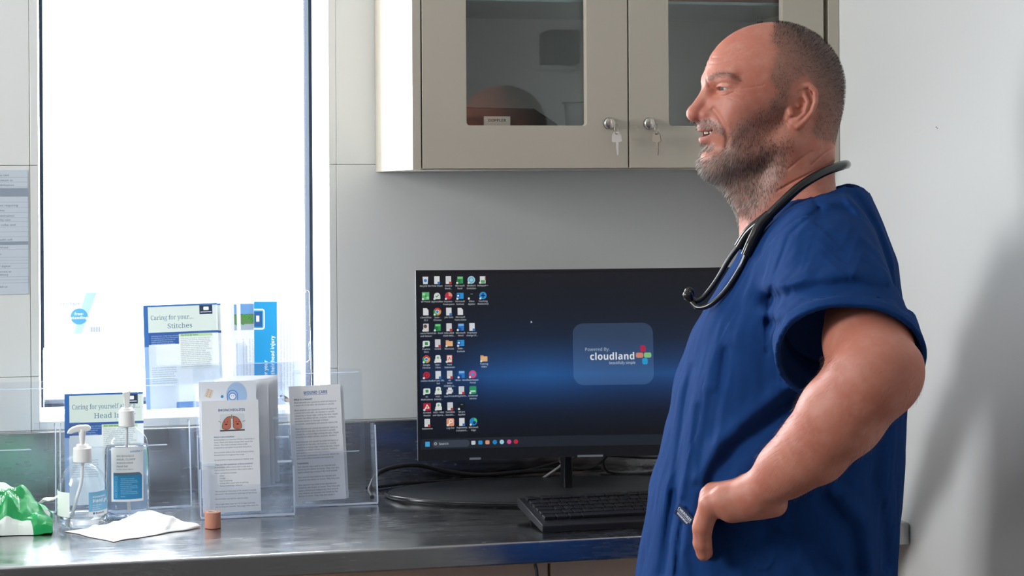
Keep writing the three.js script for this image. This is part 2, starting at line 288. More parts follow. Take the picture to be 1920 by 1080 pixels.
// printed paper: a thin stack of sheets, its print on the front
function leaflet(name, label, w, h, t, tex, pos, lean, turn, group, cat = 'leaflet', roll = 0) {
  const f = std({ map: tex, roughness: 0.75 });
  const m = solo(name, new THREE.BoxGeometry(w, h, t), [M.paper, M.paper, M.paper, M.paper, f, M.paper], label, cat, group);
  m.geometry.translate(0, h / 2, 0); m.geometry.rotateX(-lean); m.geometry.rotateZ(roll); m.position.set(...pos); m.rotation.y = turn; return m;
}
const lines = (x, x0, y0, w, n, gap, size, col, words) => {
  x.fillStyle = col; x.font = `${size}px sans-serif`; let k = 0; const W = words.split(' ');
  for (let i = 0; i < n; i++) { let s = ''; while (x.measureText(s + ' ' + W[k % W.length]).width < w) { s += (s ? ' ' : '') + W[k % W.length]; k++; } x.fillText(s, x0, y0 + i * gap); }
};
function caringTex(second, third, right) {
  return canvasTex(740, 1050, (x, w, h) => {
    x.fillStyle = '#e8eef0'; x.fillRect(0, 0, w, h); x.fillStyle = '#2f69ad'; x.fillRect(0, 0, w, 18); x.fillRect(0, 0, 46, 420);
    x.fillStyle = '#9cbbe0'; x.fillRect(0, 420, 42, h); x.fillStyle = '#d6e2da'; x.beginPath(); x.roundRect(46, 18, w - 60, 270, [24, 0, 0, 0]); x.fill();
    x.fillStyle = '#2f5a9c'; x.fillRect(46, 278, w, 24); x.fillRect(46, 290, 300, 110);
    x.fillStyle = '#3f6f86'; x.font = '62px serif'; x.textAlign = 'left'; x.fillText(right ? 'Caring for yourself after a...' : 'Caring for your...', 70, 150, right ? 640 : 430);
    x.font = '68px serif'; x.textAlign = 'center'; x.fillText(second, right ? 470 : 360, 240); x.textAlign = 'left';
    x.fillStyle = '#24364e'; x.fillRect(560, 18, 130, 92); x.fillStyle = '#f4f6f8'; x.beginPath(); x.roundRect(600, 34, 54, 36, 8); x.fill(); x.fillRect(570, 84, 110, 6);
    lines(x, 70, 320, 270, 5, 20, 16, '#b9cbe4', 'Following these simple steps will help the healing process. This information is a general guide and should not replace advice');
    x.fillStyle = '#b7d6a6'; x.fillRect(352, 300, 330, 30); x.fillStyle = '#2f6b3a'; x.font = 'bold 20px sans-serif'; x.fillText(third, 366, 322);
    x.fillStyle = '#e3e9e4'; x.fillRect(352, 330, 330, 330);
    lines(x, 362, 352, 310, 16, 19, 16, '#6d7f8c', 'If the area is injured or cut it is important to keep it clean and dry. Stitches may be required to hold the edges together while the healing process takes place. Expect some redness and swelling around the wound');
    lines(x, 70, 640, 250, 8, 22, 16, '#8797a6', 'During the first few days keep the wound covered and avoid getting it wet until your review');
    x.fillStyle = '#3c7ec0'; x.beginPath(); x.roundRect(300, 985, 440, 70, 14); x.fill();
  });
}
const SILL = WY0 + 0.0008, BT = 0.9003;
const hg = 'leaflets in the acrylic holders';
// on the window sill
holder('empty clear holder with a pale blue product card at left end of sill', [0.066, SILL, -0.06], 0, 0.19, 0.25, 0.135, 0.05, 0.13, 0.035, 0.12);
holder('clear holder on the window sill holding the stitches leaflet', [0.261, SILL, -0.06], 0, 0.186, 0.24, 0.135, 0.042, 0.13, 0.035, 0.12);
holder('clear holder at right end of sill holding head injury booklets', [0.447, SILL, -0.06], 0, 0.176, 0.24, 0.135, 0.042, 0.13, 0.035, 0.12);
leaflet('product_card', 'faint white and pale blue card inserted in the empty sill holder', 0.088, 0.084, 0.0006, canvasTex(256, 256, (x, w, h) => {
  x.fillStyle = '#f7fbfc'; x.fillRect(0, 0, w, h); x.fillStyle = '#bfe3ef'; x.beginPath(); x.moveTo(160, 0); x.lineTo(220, 0); x.lineTo(130, 256); x.lineTo(84, 256); x.fill();
  x.fillStyle = '#58a9d6'; x.beginPath(); x.arc(118, 148, 50, 0, 7); x.fill(); x.fillStyle = '#fff'; x.font = 'bold 24px sans-serif'; x.textAlign = 'center'; x.fillText('free-', 118, 140); x.fillText('standing', 118, 164);
  x.fillStyle = '#7b8a94'; x.textAlign = 'left'; x.font = '26px serif'; x.fillText('brochure', 8, 76); x.font = '12px sans-serif'; x.fillText('A5 holder', 8, 24); x.fillStyle = '#8b98a2'; for (let i = 0; i < 12; i++) x.fillRect(180 + i * 5, 216, (i % 3) + 1, 30);
}), [0.046, SILL + 0.162, -0.1065], 0.12, 0, null, 'card');
leaflet('stitches_leaflet', 'blue edged leaflet headed Caring for your Stitches on the sill', 0.152, 0.213, 0.003, caringTex('Stitches', 'The first six hours', false), [0.2515, SILL + 0.0075, -0.074], 0.12, 0, hg, 'leaflet', 0.02);
leaflet('stitches_leaflet', 'second blue edged leaflet showing just behind the stitches leaflet on the sill', 0.152, 0.212, 0.003, caringTex('Stitches', 'The first six hours', false), [0.2575, SILL + 0.0075, -0.081], 0.12, 0, hg, 'leaflet', 0.01);
const injuryTex = canvasTex(512, 1024, (x, w, h) => {
  x.fillStyle = '#eef1f4'; x.fillRect(0, 0, w, h); x.fillStyle = '#1d9dd8'; x.fillRect(0, 0, 250, h); x.strokeStyle = '#f4fbff'; x.lineWidth = 16; x.beginPath(); x.roundRect(-20, 80, 130, 190, 20); x.stroke(); x.fillStyle = '#245f9e'; x.fillRect(0, 100, 88, 150); x.fillStyle = '#f0f4f8'; x.fillRect(24, 140, 34, 60);
  x.save(); x.translate(220, 1000); x.rotate(-Math.PI / 2); x.fillStyle = '#fff'; x.font = 'bold 56px sans-serif'; x.fillText('understand their head injury', 0, 0, 660); x.translate(0, -76); x.fillText('Looking after your', 0, 0, 420); x.restore();
  x.save(); x.translate(300, 880); x.rotate(-Math.PI / 2); lines(x, 0, 0, 700, 5, 34, 22, '#a5afbf', 'After a head injury it is common to have headaches and to feel tired and dizzy for some days, rest is needed and driving should be avoided until'); x.restore();
  x.fillStyle = '#5a4a44'; x.beginPath(); x.ellipse(330, 960, 60, 26, 0.5, 0, 7); x.fill(); x.fillStyle = '#b99a86'; x.beginPath(); x.ellipse(390, 985, 56, 20, 0.3, 0, 7); x.fill();
});
const stripTex = canvasTex(256, 1024, (x, w, h) => {
  x.fillStyle = '#f1f4f7'; x.fillRect(0, 0, w, h); x.fillStyle = '#6ea3d8'; x.fillRect(40, 10, 190, 120); x.fillStyle = '#5f8a52'; x.fillRect(40, 110, 190, 110); x.fillStyle = '#a7b4c4'; x.fillRect(40, 210, 190, 60);
  for (let i = 0; i < 40; i++) { x.fillStyle = `rgba(40,${90 + 60 * ((i * 37) % 3)},60,0.5)`; x.fillRect(40 + (i * 53) % 180, 110 + (i * 29) % 100, 16, 12); }
  x.save(); x.translate(70, 900); x.rotate(-Math.PI / 2); lines(x, 0, 0, 560, 5, 34, 22, '#a9b4c6', 'Information for parents and carers about recovering at home'); x.restore();
});
leaflet('injury_booklet', 'booklet with bright blue band reading head injury sideways', 0.098, 0.215, 0.004, injuryTex, [0.4455, SILL + 0.0075, -0.073], 0.12, 0, hg, 'booklet', -0.015);
leaflet('photo_booklet', 'narrow white booklet edge with a garden photo left of the blue band', 0.05, 0.212, 0.003, stripTex, [0.376, SILL + 0.0075, -0.079], 0.12, 0, hg, 'booklet');
leaflet('photo_booklet', 'white booklet strip with a garden photo beside the blue band', 0.05, 0.213, 0.003, stripTex, [0.389, SILL + 0.0075, -0.0755], 0.12, 0, hg, 'booklet');
// on the bench
holder('empty wide clear holder on the bench at left edge of picture', [-0.129, BT, 0.2], 0, 0.246, 0.24, 0.165, 0.048, 0.165, 0.045, 0.3);
holder('wide clear holder on the bench behind the gel bottles', [0.124, BT, 0.2], 0, 0.243, 0.24, 0.165, 0.048, 0.165, 0.045, 0.3);
leaflet('caring_leaflet', 'blue edged leaflet headed Caring for yourself behind the pump bottles', 0.149, 0.212, 0.003, caringTex('Head Injury', 'Rest and recovery', true), [0.0855, BT + 0.008, 0.172], 0.3, 0, hg);
holder('clear holder on the bench holding the wound care sheets', [0.5115, BT, 0.25], 0, 0.167, 0.25, 0.15, 0.052, 0.11, 0.042, 0.16);
const textWound = canvasTex(400, 840, (x, w, h) => {
  x.fillStyle = '#e9ebef'; x.fillRect(0, 0, w, h); x.fillStyle = '#1d4f96'; x.font = 'bold 28px sans-serif'; x.textAlign = 'center'; x.fillText('WOUND CARE', 205, 62); x.fillRect(115, 67, 180, 3); x.textAlign = 'left';
  x.font = 'bold 17px sans-serif'; x.fillStyle = '#2a3f66'; x.fillText('What is a wound?', 36, 106);
  const S = 'Most wounds are caused by external injury or a blunt hit to the skin. An incision is usually caused by a sharp edge cutting the skin. Depth wounds can affect nerves, muscles, tendons and even bones or damage to these structures. Lacerations are wounds where the skin is torn';
  let y = 128; for (const n of [2, 6, 4, 7]) { lines(x, 36, y, 335, n, 20, 16, '#555d6b', S); y += n * 20 + 16; }
  x.font = 'bold 17px sans-serif'; x.fillStyle = '#2a3f66'; x.fillText('Treatment:', 36, y); y += 24; for (const n of [3, 2, 5]) { lines(x, 36, y, 335, n, 20, 16, '#555d6b', 'Your wound may need to be cleaned and closed by the doctor or nurse. They may also apply a dressing to keep it dry'); y += n * 20 + 16; }
});
leaflet('wound_care_sheet', 'white sheet headed WOUND CARE in the holder beside the monitor', 0.1, 0.218, 0.002, textWound, [0.4865, BT + 0.009, 0.234], 0.16, 0, hg, 'leaflet', 0.022);
leaflet('wound_care_sheet', 'plain white sheet end showing right of the wound care sheet', 0.101, 0.214, 0.003, canvasTex(8, 8, (x, w, h) => { x.fillStyle = '#e6e9ee'; x.fillRect(0, 0, w, h); }), [0.492, BT + 0.009, 0.2285], 0.16, 0, hg, 'leaflet', 0.022);
// four-tier holder
{
  const g = thing('tiered_holder', 'clear four-tier leaflet holder holding the bronchiolitis sheets', 'leaflet holder', [0.339, BT, 0.325]);
  const w = 0.172, t = 0.0025, A = M.acrylic, lean = 0.13;
  const steps = [[0, 0.095], [-0.034, 0.135], [-0.068, 0.165], [-0.102, 0.195]];
  steps.forEach(([z, h], i) => { const p = uPanel(w, h * 0.9, 0.03 + 0.006 * i, 0.11, 0.008, t); p.translate(0, 0.004 + i * 0.018, 0); leanGeo(p, lean); p.translate(0, 0, z); part('pocket_front', p, A, g);
    const f = bx(-w / 2 + t, w / 2 - t, 0, t, -0.03, 0); f.translate(0, 0.004 + i * 0.018, z); part('pocket_floor', f, A, g); });
  const back = roundSheet(w, 0.262, 0.008, t); leanGeo(back, lean); back.translate(0, 0.004, -0.134); part('back_panel', back, A, g);
  const s = new THREE.Shape([[0.001, 0], [-0.013, 0.1], [-0.046, 0.1], [-0.051, 0.14], [-0.085, 0.14], [-0.09, 0.172], [-0.122, 0.172], [-0.127, 0.205], [-0.158, 0.205], [-0.136, 0.0]].map(p => new THREE.Vector2(p[0], p[1])));
  for (const k of [-1, 1]) { const e = new THREE.ExtrudeGeometry(s, { depth: t, bevelEnabled: false }); e.rotateY(-Math.PI / 2); e.scale(1, 1, 1); e.translate(k > 0 ? w / 2 : -w / 2 + t, 0.002, 0); part('side_panel', e, A, g); }
  part('foot_plate', bx(-w / 2, w / 2, 0, 0.0035, -0.136, 0.001), A, g);
  part('edge', bx(-w / 2, w / 2, 0.001, 0.005, 0.001, 0.0035), M.acrylicEdge, g);
  for (const k of [-1, 1]) { const e = bx(k * w / 2 - 0.0012, k * w / 2 + 0.0012, 0.004, 0.09, -0.0012, 0.0014); leanGeo(e, lean); part('edge', e, M.acrylicEdge, g); }
  steps.forEach(([z, h], i) => { for (const k of [-1, 1]) part('edge', bx(k * 0.07 - 0.013, k * 0.07 + 0.013, 0.1 + [0, 0.04, 0.072, 0.105][i] - 0.004, 0.1 + [0, 0.04, 0.072, 0.105][i] - 0.001, z - 0.018, z - 0.014), M.acrylicEdge, g); });
  const ring = new THREE.TorusGeometry(0.009, 0.0012, 8, 24); ring.translate(0.05, 0.034, 0.0015); part('boss_ring', ring, A, g);
}
const bronTex = canvasTex(440, 900, (x, w, h) => {
  x.fillStyle = '#e4e8ec'; x.fillRect(0, 0, w, h); x.fillStyle = '#1f4a86'; x.font = 'bold 27px sans-serif'; x.textAlign = 'center'; x.fillText('BRONCHIOLITIS', 232, 88); x.textAlign = 'left';
  x.fillStyle = '#d5dde2'; x.beginPath(); x.roundRect(140, 110, 190, 140, 16); x.fill();
  x.fillStyle = '#4a4744'; x.fillRect(140, 238, 190, 12); x.strokeStyle = '#5c4a2c'; x.lineWidth = 4;
  const lung = (cx, m) => { x.fillStyle = '#c3705c'; x.beginPath(); x.moveTo(cx + m * 6, 130); x.bezierCurveTo(cx + m * 60, 130, cx + m * 82, 215, cx + m * 66, 230); x.bezierCurveTo(cx + m * 40, 240, cx + m * 6, 236, cx + m * 6, 210); x.closePath(); x.fill(); x.stroke(); x.fillStyle = '#2d1b16'; x.beginPath(); x.arc(cx + m * 40, 190, 10, 0, Math.PI); x.fill(); x.fillRect(cx + m * 40 - 14, 172, 6, 6); x.fillRect(cx + m * 40 + 8, 172, 6, 6); };
  lung(228, -1); lung(236, 1); x.strokeStyle = '#8d7c4e'; x.lineWidth = 9; x.beginPath(); x.moveTo(232, 118); x.lineTo(232, 150); x.stroke(); x.lineWidth = 4; x.beginPath(); x.moveTo(150, 176); x.lineTo(130, 166); x.moveTo(314, 176); x.lineTo(336, 168); x.stroke();
  x.fillStyle = '#27416f'; x.font = 'bold 15px sans-serif'; x.fillText('What is Bronchiolitis?', 92, 300);
  const c = '#59606c'; lines(x, 92, 322, 320, 4, 21, 15, c, 'Bronchiolitis is a common illness, caused by a virus. There are many viruses that cause the illness. The most common virus is RSV (respiratory syncytial virus) and rhinovirus.');
  lines(x, 92, 424, 320, 2, 21, 15, c, 'Bronchiolitis affects the small airways (called bronchioles) throughout the lungs.'); lines(x, 92, 484, 330, 1, 21, 15, c, 'Bronchiolitis is more common in Winter and Spring.');
  x.fillStyle = '#27416f'; x.font = 'bold 15px sans-serif'; x.fillText('What are the symptoms of Bronchiolitis?', 92, 522); lines(x, 92, 544, 320, 2, 21, 15, c, 'Bronchiolitis often starts with a cold and a runny nose.');
  x.fillText('Other symptoms include:', 92, 590); ['Fever', 'Cough', 'Fast breathing', 'Using effort used with breathing', 'Noisy breathing / Wheeze'].forEach((s, i) => x.fillText(s, 130, 612 + i * 20));
  lines(x, 92, 736, 330, 2, 21, 15, c, 'The second or third day of the illness is usually the worst.'); lines(x, 92, 796, 300, 1, 21, 15, c, 'Bronchiolitis can last for several days.'); lines(x, 92, 838, 330, 2, 21, 15, c, 'The cough often lasts for 10-14 days but may last as long as a month.');
});
leaflet('bronchiolitis_sheet', 'white sheet headed BRONCHIOLITIS with a cartoon of pink lungs', 0.106, 0.204, 0.004, bronTex, [0.3115, BT + 0.0085, 0.311], 0.13, 0, hg, 'leaflet', 0.004);
leaflet('asthma_sheet', 'sheet with blue outlined child and dots behind the bronchiolitis sheet', 0.107, 0.214, 0.004, canvasTex(440, 900, (x, w, h) => {
  x.fillStyle = '#dfe5ec'; x.fillRect(0, 0, w, h); x.fillStyle = '#a9c6ea'; x.beginPath(); x.ellipse(290, 110, 80, 100, 0, 0, 7); x.fill();
  x.strokeStyle = '#4f7fc4'; x.lineWidth = 6; x.beginPath(); x.arc(258, 110, 38, Math.PI, 0); x.lineTo(296, 170); x.moveTo(220, 110); x.lineTo(218, 170); x.stroke(); x.fillStyle = '#f3f6fa'; x.beginPath(); x.arc(258, 120, 26, 0, 7); x.fill(); x.stroke(); x.fillStyle = '#2e5fae'; x.fillRect(248, 112, 5, 6); x.fillRect(264, 112, 5, 6);
  x.fillStyle = '#1a86cf'; x.beginPath(); x.arc(178, 118, 11, 0, 7); x.fill(); x.fillStyle = '#d9cdbd'; x.save(); x.translate(78, 90); x.rotate(0.35); x.fillRect(-26, -34, 52, 68); x.fillStyle = '#b58f6b'; for (let i = 0; i < 8; i++) { x.beginPath(); x.arc(-11 + (i % 2) * 22, -24 + Math.floor(i / 2) * 16, 4, 0, 7); x.fill(); } x.restore();
}), [0.3105, BT + 0.03, 0.277], 0.13, 0, hg, 'leaflet', 0.004);
for (let i = 0; i < 3; i++) leaflet('folded_leaflet', ['white leaflet edge just right of the bronchiolitis sheet', 'middle of three white leaflet edges behind the bronchiolitis sheet', 'furthest right of the white leaflet edges behind the bronchiolitis sheet'][i], 0.1, 0.2, 0.005, canvasTex(16, 16, (x, w, h) => { x.fillStyle = '#dde2e9'; x.fillRect(0, 0, w, h); }), [0.338 + i * 0.0105, BT + 0.045 + i * 0.002, 0.262 - i * 0.013], 0.13, 0, hg, 'leaflet', 0.0);

// ---------------------------------------------------------------- hand gel bottles
const pet = phys({ color: lin(0.96, 0.975, 0.99), roughness: 0.03, transmission: 1, thickness: 0, ior: 1.45 });
const gel = phys({ color: lin(0.97, 0.985, 1.0), roughness: 0.03, transmission: 1, thickness: 0.02, ior: 1.3, attenuationColor: lin(0.85, 0.93, 1), attenuationDistance: 0.4 });
function pump(g, y, tall, mat, dir) {
  part('collar', lathe([[0, 0], [0.0165, 0], [0.0168, 0.002], [0.0162, 0.024], [0.0155, 0.0255], [0.011, 0.026], [0.0105, 0.031], [0.004, 0.0315], [0, 0.0315]], 32).translate(0, y, 0), mat, g, 'ribbed white pump collar');
  part('stem', lathe([[0.0042, 0], [0.0055, tall * 0.5], [0.0075, tall], [0, tall]], 20).translate(0, y + 0.031, 0), mat, g);
  const s = new THREE.Shape(); s.moveTo(-0.024, -0.006); s.quadraticCurveTo(-0.021, 0.001, -0.006, 0.0035); s.lineTo(0.006, 0.004); s.quadraticCurveTo(0.012, 0.0035, 0.013, 0); s.quadraticCurveTo(0.011, -0.004, 0, -0.003); s.quadraticCurveTo(-0.014, -0.003, -0.02, -0.0065);
  const e = new THREE.ExtrudeGeometry(s, { depth: 0.009, bevelEnabled: true, bevelSize: 0.0022, bevelThickness: 0.002, bevelSegments: 3 }); e.translate(0, y + 0.031 + tall + 0.001, -0.0045); e.rotateY(dir); part('nozzle', e, mat, g);
}
const arcLabel = (r, y0, y1, a0, a1, sx = 1, sz = 1) => { const c = new THREE.CylinderGeometry(r, r, y1 - y0, 32, 1, true, a0, a1 - a0); c.translate(0, (y0 + y1) / 2, 0); c.scale(sx, 1, sz); return c; };
{
  const g = thing('gel_bottle', 'squat rounded clear pump bottle nearly empty with pale blue label', 'bottle', [0.0415, BT, 0.33]);
  part('bottle_body', lathe([[0, 0], [0.036, 0], [0.0415, 0.002], [0.0435, 0.008], [0.0428, 0.017], [0.0445, 0.021], [0.0445, 0.06], [0.0425, 0.076], [0.037, 0.092], [0.028, 0.104], [0.019, 0.110], [0.0145, 0.113], [0.014, 0.118]], 48), pet, g);
  part('gel', lathe([[0, 0.0025], [0.038, 0.003], [0.0415, 0.009], [0.041, 0.016], [0.042, 0.0195], [0, 0.0195]], 48), gel, g, 'shallow layer of clear gel');
  pump(g, 0.114, 0.028, M.whitePlastic, 0);
  part('dip_tube', tube([[0, 0.114, 0], [-0.002, 0.08, 0.003], [-0.012, 0.045, 0.004], [-0.022, 0.006, 0.004]], 0.0032, 20, 10), M.whitePlastic, g);
  const lt = canvasTex(256, 256, (x, w, h) => { x.fillStyle = '#7fc0e6'; x.fillRect(0, 0, w, h * 0.8); x.fillStyle = '#eef3f5'; x.fillRect(0, h * 0.8, w, h); x.fillStyle = '#fff'; x.font = 'bold 26px sans-serif'; x.fillText('Antibacterial', 40, 62, 200); x.font = 'bold 50px sans-serif'; x.fillText('Hand gel', 40, 112, 210); x.font = '15px sans-serif'; ['with moisturiser', 'kills 99% of', 'germs 500mL'].forEach((s, i) => x.fillText(s, 40, 146 + i * 22)); x.fillStyle = '#2d6fb5'; x.fillRect(46, 214, 18, 22); x.fillStyle = '#22303c'; x.font = 'bold 28px sans-serif'; x.fillText('Reynard', 72, 236); });
  part('label', arcLabel(0.0449, 0.023, 0.066, 0.22, 1.25), std({ map: lt, roughness: 0.4, side: THREE.DoubleSide }), g, 'pale blue hand gel label');
  const wt = canvasTex(128, 128, (x, w, h) => { x.fillStyle = '#e9efec'; x.fillRect(0, 0, w, h); x.fillStyle = '#7da58c'; for (let i = 0; i < 12; i++) x.fillRect(8, 8 + i * 7, 20 + (i * 17) % 22, 3); for (let i = 0; i < 14; i++) x.fillRect(8 + i * 3, 96, 1 + i % 2, 24); });
  part('label', arcLabel(0.0449, 0.022, 0.066, -1.75, -0.55), std({ map: wt, roughness: 0.4, side: THREE.DoubleSide }), g, 'whitish back label');
}
{
  const g = thing('gel_bottle', 'tall clear hand gel bottle with white and blue label and straight nozzle', 'bottle', [0.1225, BT, 0.27]);
  const sx = 1, sz = 0.62;
  const b = lathe([[0, 0], [0.036, 0], [0.041, 0.003], [0.0418, 0.012], [0.0418, 0.11], [0.0405, 0.128], [0.036, 0.145], [0.028, 0.157], [0.019, 0.163], [0.015, 0.166], [0.0145, 0.172]], 48); b.scale(sx, 1, sz); part('bottle_body', b, pet, g);
  const q = lathe([[0, 0.003], [0.035, 0.003], [0.0392, 0.006], [0.04, 0.014], [0.04, 0.11], [0.0388, 0.127], [0.0365, 0.133], [0, 0.133]], 48); q.scale(sx, 1, sz); part('gel', q, gel, g, 'clear gel fill');
  part('collar', lathe([[0, 0], [0.0145, 0], [0.0148, 0.002], [0.0145, 0.0285], [0.0135, 0.03], [0.011, 0.0305], [0.0105, 0.034], [0.004, 0.0345], [0, 0.0345]], 32).translate(0, 0.167, 0), M.whitePlastic, g, 'white screw collar');
  const ns = new THREE.Shape([[-0.0035, 0], [0.0035, 0], [0.004, 0.015], [0.0056, 0.031], [-0.0055, 0.028], [-0.0052, 0.025], [-0.0036, 0.018]].map(p => new THREE.Vector2(...p))); const ne = new THREE.ExtrudeGeometry(ns, { depth: 0.004, bevelEnabled: true, bevelSize: 0.0016, bevelThickness: 0.0018, bevelSegments: 3 }); ne.translate(0, 0.2, -0.002); part('nozzle', ne, M.whitePlastic, g);
  part('dip_tube', tube([[0, 0.168, 0], [0, 0.1, 0], [0.003, 0.01, 0]], 0.003, 12, 8), M.whitePlastic, g);
  const lt = canvasTex(400, 700, (x, w, h) => {
    x.fillStyle = '#e9eef0'; x.fillRect(0, 0, w, h); x.fillStyle = '#3f8fc0'; x.font = 'bold 34px sans-serif'; x.fillText('schülke +', 230, 66); x.fillStyle = '#3c4850'; x.font = '32px sans-serif'; x.fillText('MICROSHIELD', 72, 124); x.fillText('ANGEL CLEAR®', 72, 166); x.fillText('Antimicrobial', 72, 210); x.fillText('Hand Gel', 72, 254); x.font = '18px sans-serif'; x.fillText('Alcohol content 70% v/v', 72, 290);
    x.fillStyle = '#5d6f7d'; x.beginPath(); x.roundRect(30, 326, 350, 340, [0, 60, 10, 10]); x.fill(); x.fillStyle = '#2686b8'; x.beginPath(); x.roundRect(30, 360, 350, 310, [0, 50, 10, 10]); x.fill();
    x.save(); x.translate(80, 650); x.rotate(-Math.PI / 2); x.fillStyle = '#7fc3df'; x.font = '48px sans-serif'; x.fillText('MICROSHIELD', 0, 0, 280); x.restore();
    lines(x, 120, 410, 220, 9, 24, 16, '#b9dcec', 'Kills germs in seconds. Antimicrobial moisturising hand gel with emollient'); x.fillStyle = '#b9dcec'; x.font = '18px sans-serif'; x.fillText('500mL', 120, 640);
  });
  part('label', arcLabel(0.0424, 0.033, 0.132, -0.75, 0.75, sx, sz), std({ map: lt, roughness: 0.4, side: THREE.DoubleSide }), g, 'white and blue hand gel label');
  part('label', arcLabel(0.0424, 0.012, 0.12, 2.3, 3.98, sx, sz), std({ color: lin(0.5, 0.62, 0.8), roughness: 0.5, side: THREE.DoubleSide }), g, 'blue rear label seen through the gel');
}
// ---------------------------------------------------------------- wipes packet, folded sheet, tape roll
{
  const t = canvasTex(1024, 512, (x, w, h) => {
    x.fillStyle = '#1d9a54'; x.fillRect(0, 0, w, h); x.fillStyle = '#eef3ef'; x.beginPath(); x.moveTo(0, 150); x.bezierCurveTo(300, 90, 560, 110, 1024, 210); x.lineTo(1024, 300); x.bezierCurveTo(700, 210, 420, 220, 0, 330); x.fill();
    x.fillStyle = '#8fd9ab'; x.beginPath(); x.moveTo(0, 0); x.lineTo(1024, 0); x.lineTo(1024, 150); x.bezierCurveTo(600, 60, 300, 60, 0, 120); x.fill();
    x.save(); x.translate(600, 250); x.rotate(-0.12); x.fillStyle = '#4cae78'; x.font = 'bold 84px sans-serif'; x.fillText('cline', 0, 0); x.restore(); x.save(); x.translate(560, 370); x.rotate(-0.14); x.fillStyle = '#e6f6ec'; x.font = 'bold 44px sans-serif'; x.fillText('Patented', 0, 0); x.fillText('formula', 50, 48); x.restore();
    x.fillStyle = '#dfe8e2'; x.beginPath(); x.moveTo(0, 490); x.lineTo(860, 478); x.lineTo(880, 512); x.lineTo(0, 512); x.fill(); x.fillStyle = '#4d5a54'; for (let i = 0; i < 24; i++) x.fillRect(300 + i * 9, 490, 1 + (i * 7) % 5, 18);
  });
  const nx = 60, nz = 36, pos = [], uv = [], idx = [];
  const hgt = (u, v) => { const e = Math.pow(clamp(Math.sin(Math.PI * clamp(u * 0.97 + 0.0))), 0.4) * Math.pow(clamp(Math.sin(Math.PI * v)), 0.45); const cr = fbm(u * 5, v * 4, 2, 3); return e * (0.05 + 0.03 * cr + 0.016 * Math.abs(fbm(u * 9, v * 7, 6, 2) * 2) + 0.01 * Math.abs(Math.sin(u * 13 + v * 9 + 4 * cr)) - 0.012 * sstep(0.7, 1, u)); };
  for (let s = 0; s < 2; s++) for (let j = 0; j <= nz; j++) for (let i = 0; i <= nx; i++) { const u = i / nx, v = j / nz, k = fbm(u * 4, v * 4, 9, 2); pos.push(-0.23 + u * 0.216 + 0.01 * k, s ? 0.001 + 0.006 * Math.max(0, fbm(u * 6, v * 6, 5, 2)) * (1 - Math.sin(Math.PI * v)) : 0.003 + hgt(u, v), 0.235 + v * 0.165 + 0.012 * k); uv.push(u, 1 - v); }
  const N = (nx + 1) * (nz + 1); for (let s = 0; s < 2; s++) for (let j = 0; j < nz; j++) for (let i = 0; i < nx; i++) { const a = s * N + j * (nx + 1) + i, b = a + 1, c = a + nx + 1, d = c + 1; s ? idx.push(a, b, c, b, d, c) : idx.push(a, c, b, b, c, d); }
  const ring = []; for (let i = 0; i < nx; i++) ring.push([i, i + 1]); 
  const edge = (a, b) => idx.push(a, b, a + N, b, b + N, a + N);
  for (let i = 0; i < nx; i++) { edge(i, i + 1); edge(nz * (nx + 1) + i + 1, nz * (nx + 1) + i); } for (let j = 0; j < nz; j++) { edge((j + 1) * (nx + 1), j * (nx + 1)); edge(j * (nx + 1) + nx, (j + 1) * (nx + 1) + nx); }
  let g = new THREE.BufferGeometry(); g.setAttribute('position', new THREE.Float32BufferAttribute(pos, 3)); g.setAttribute('uv', new THREE.Float32BufferAttribute(uv, 2)); g.setIndex(idx); g = toCreasedNormals(g, 0.35);
  const o = thing('wipes_packet', 'crumpled green and white packet of wet wipes on the bench', 'packet', [0, BT, 0]);
  part('packet_body', g, std({ map: t, roughness: 0.28 }), o);
  const seal = new THREE.BoxGeometry(0.022, 0.0015, 0.06, 6, 1, 8); { const p = seal.attributes.position; for (let i = 0; i < p.count; i++) p.setY(i, p.getY(i) + 0.012 * fbm(p.getX(i) * 60, p.getZ(i) * 40, 4, 2)); seal.computeVertexNormals(); seal.rotateZ(0.35); seal.rotateY(-0.3); seal.translate(-0.018, 0.045, 0.31); } part('end_seal', seal, M.white, o, 'crimped white end seal');
}
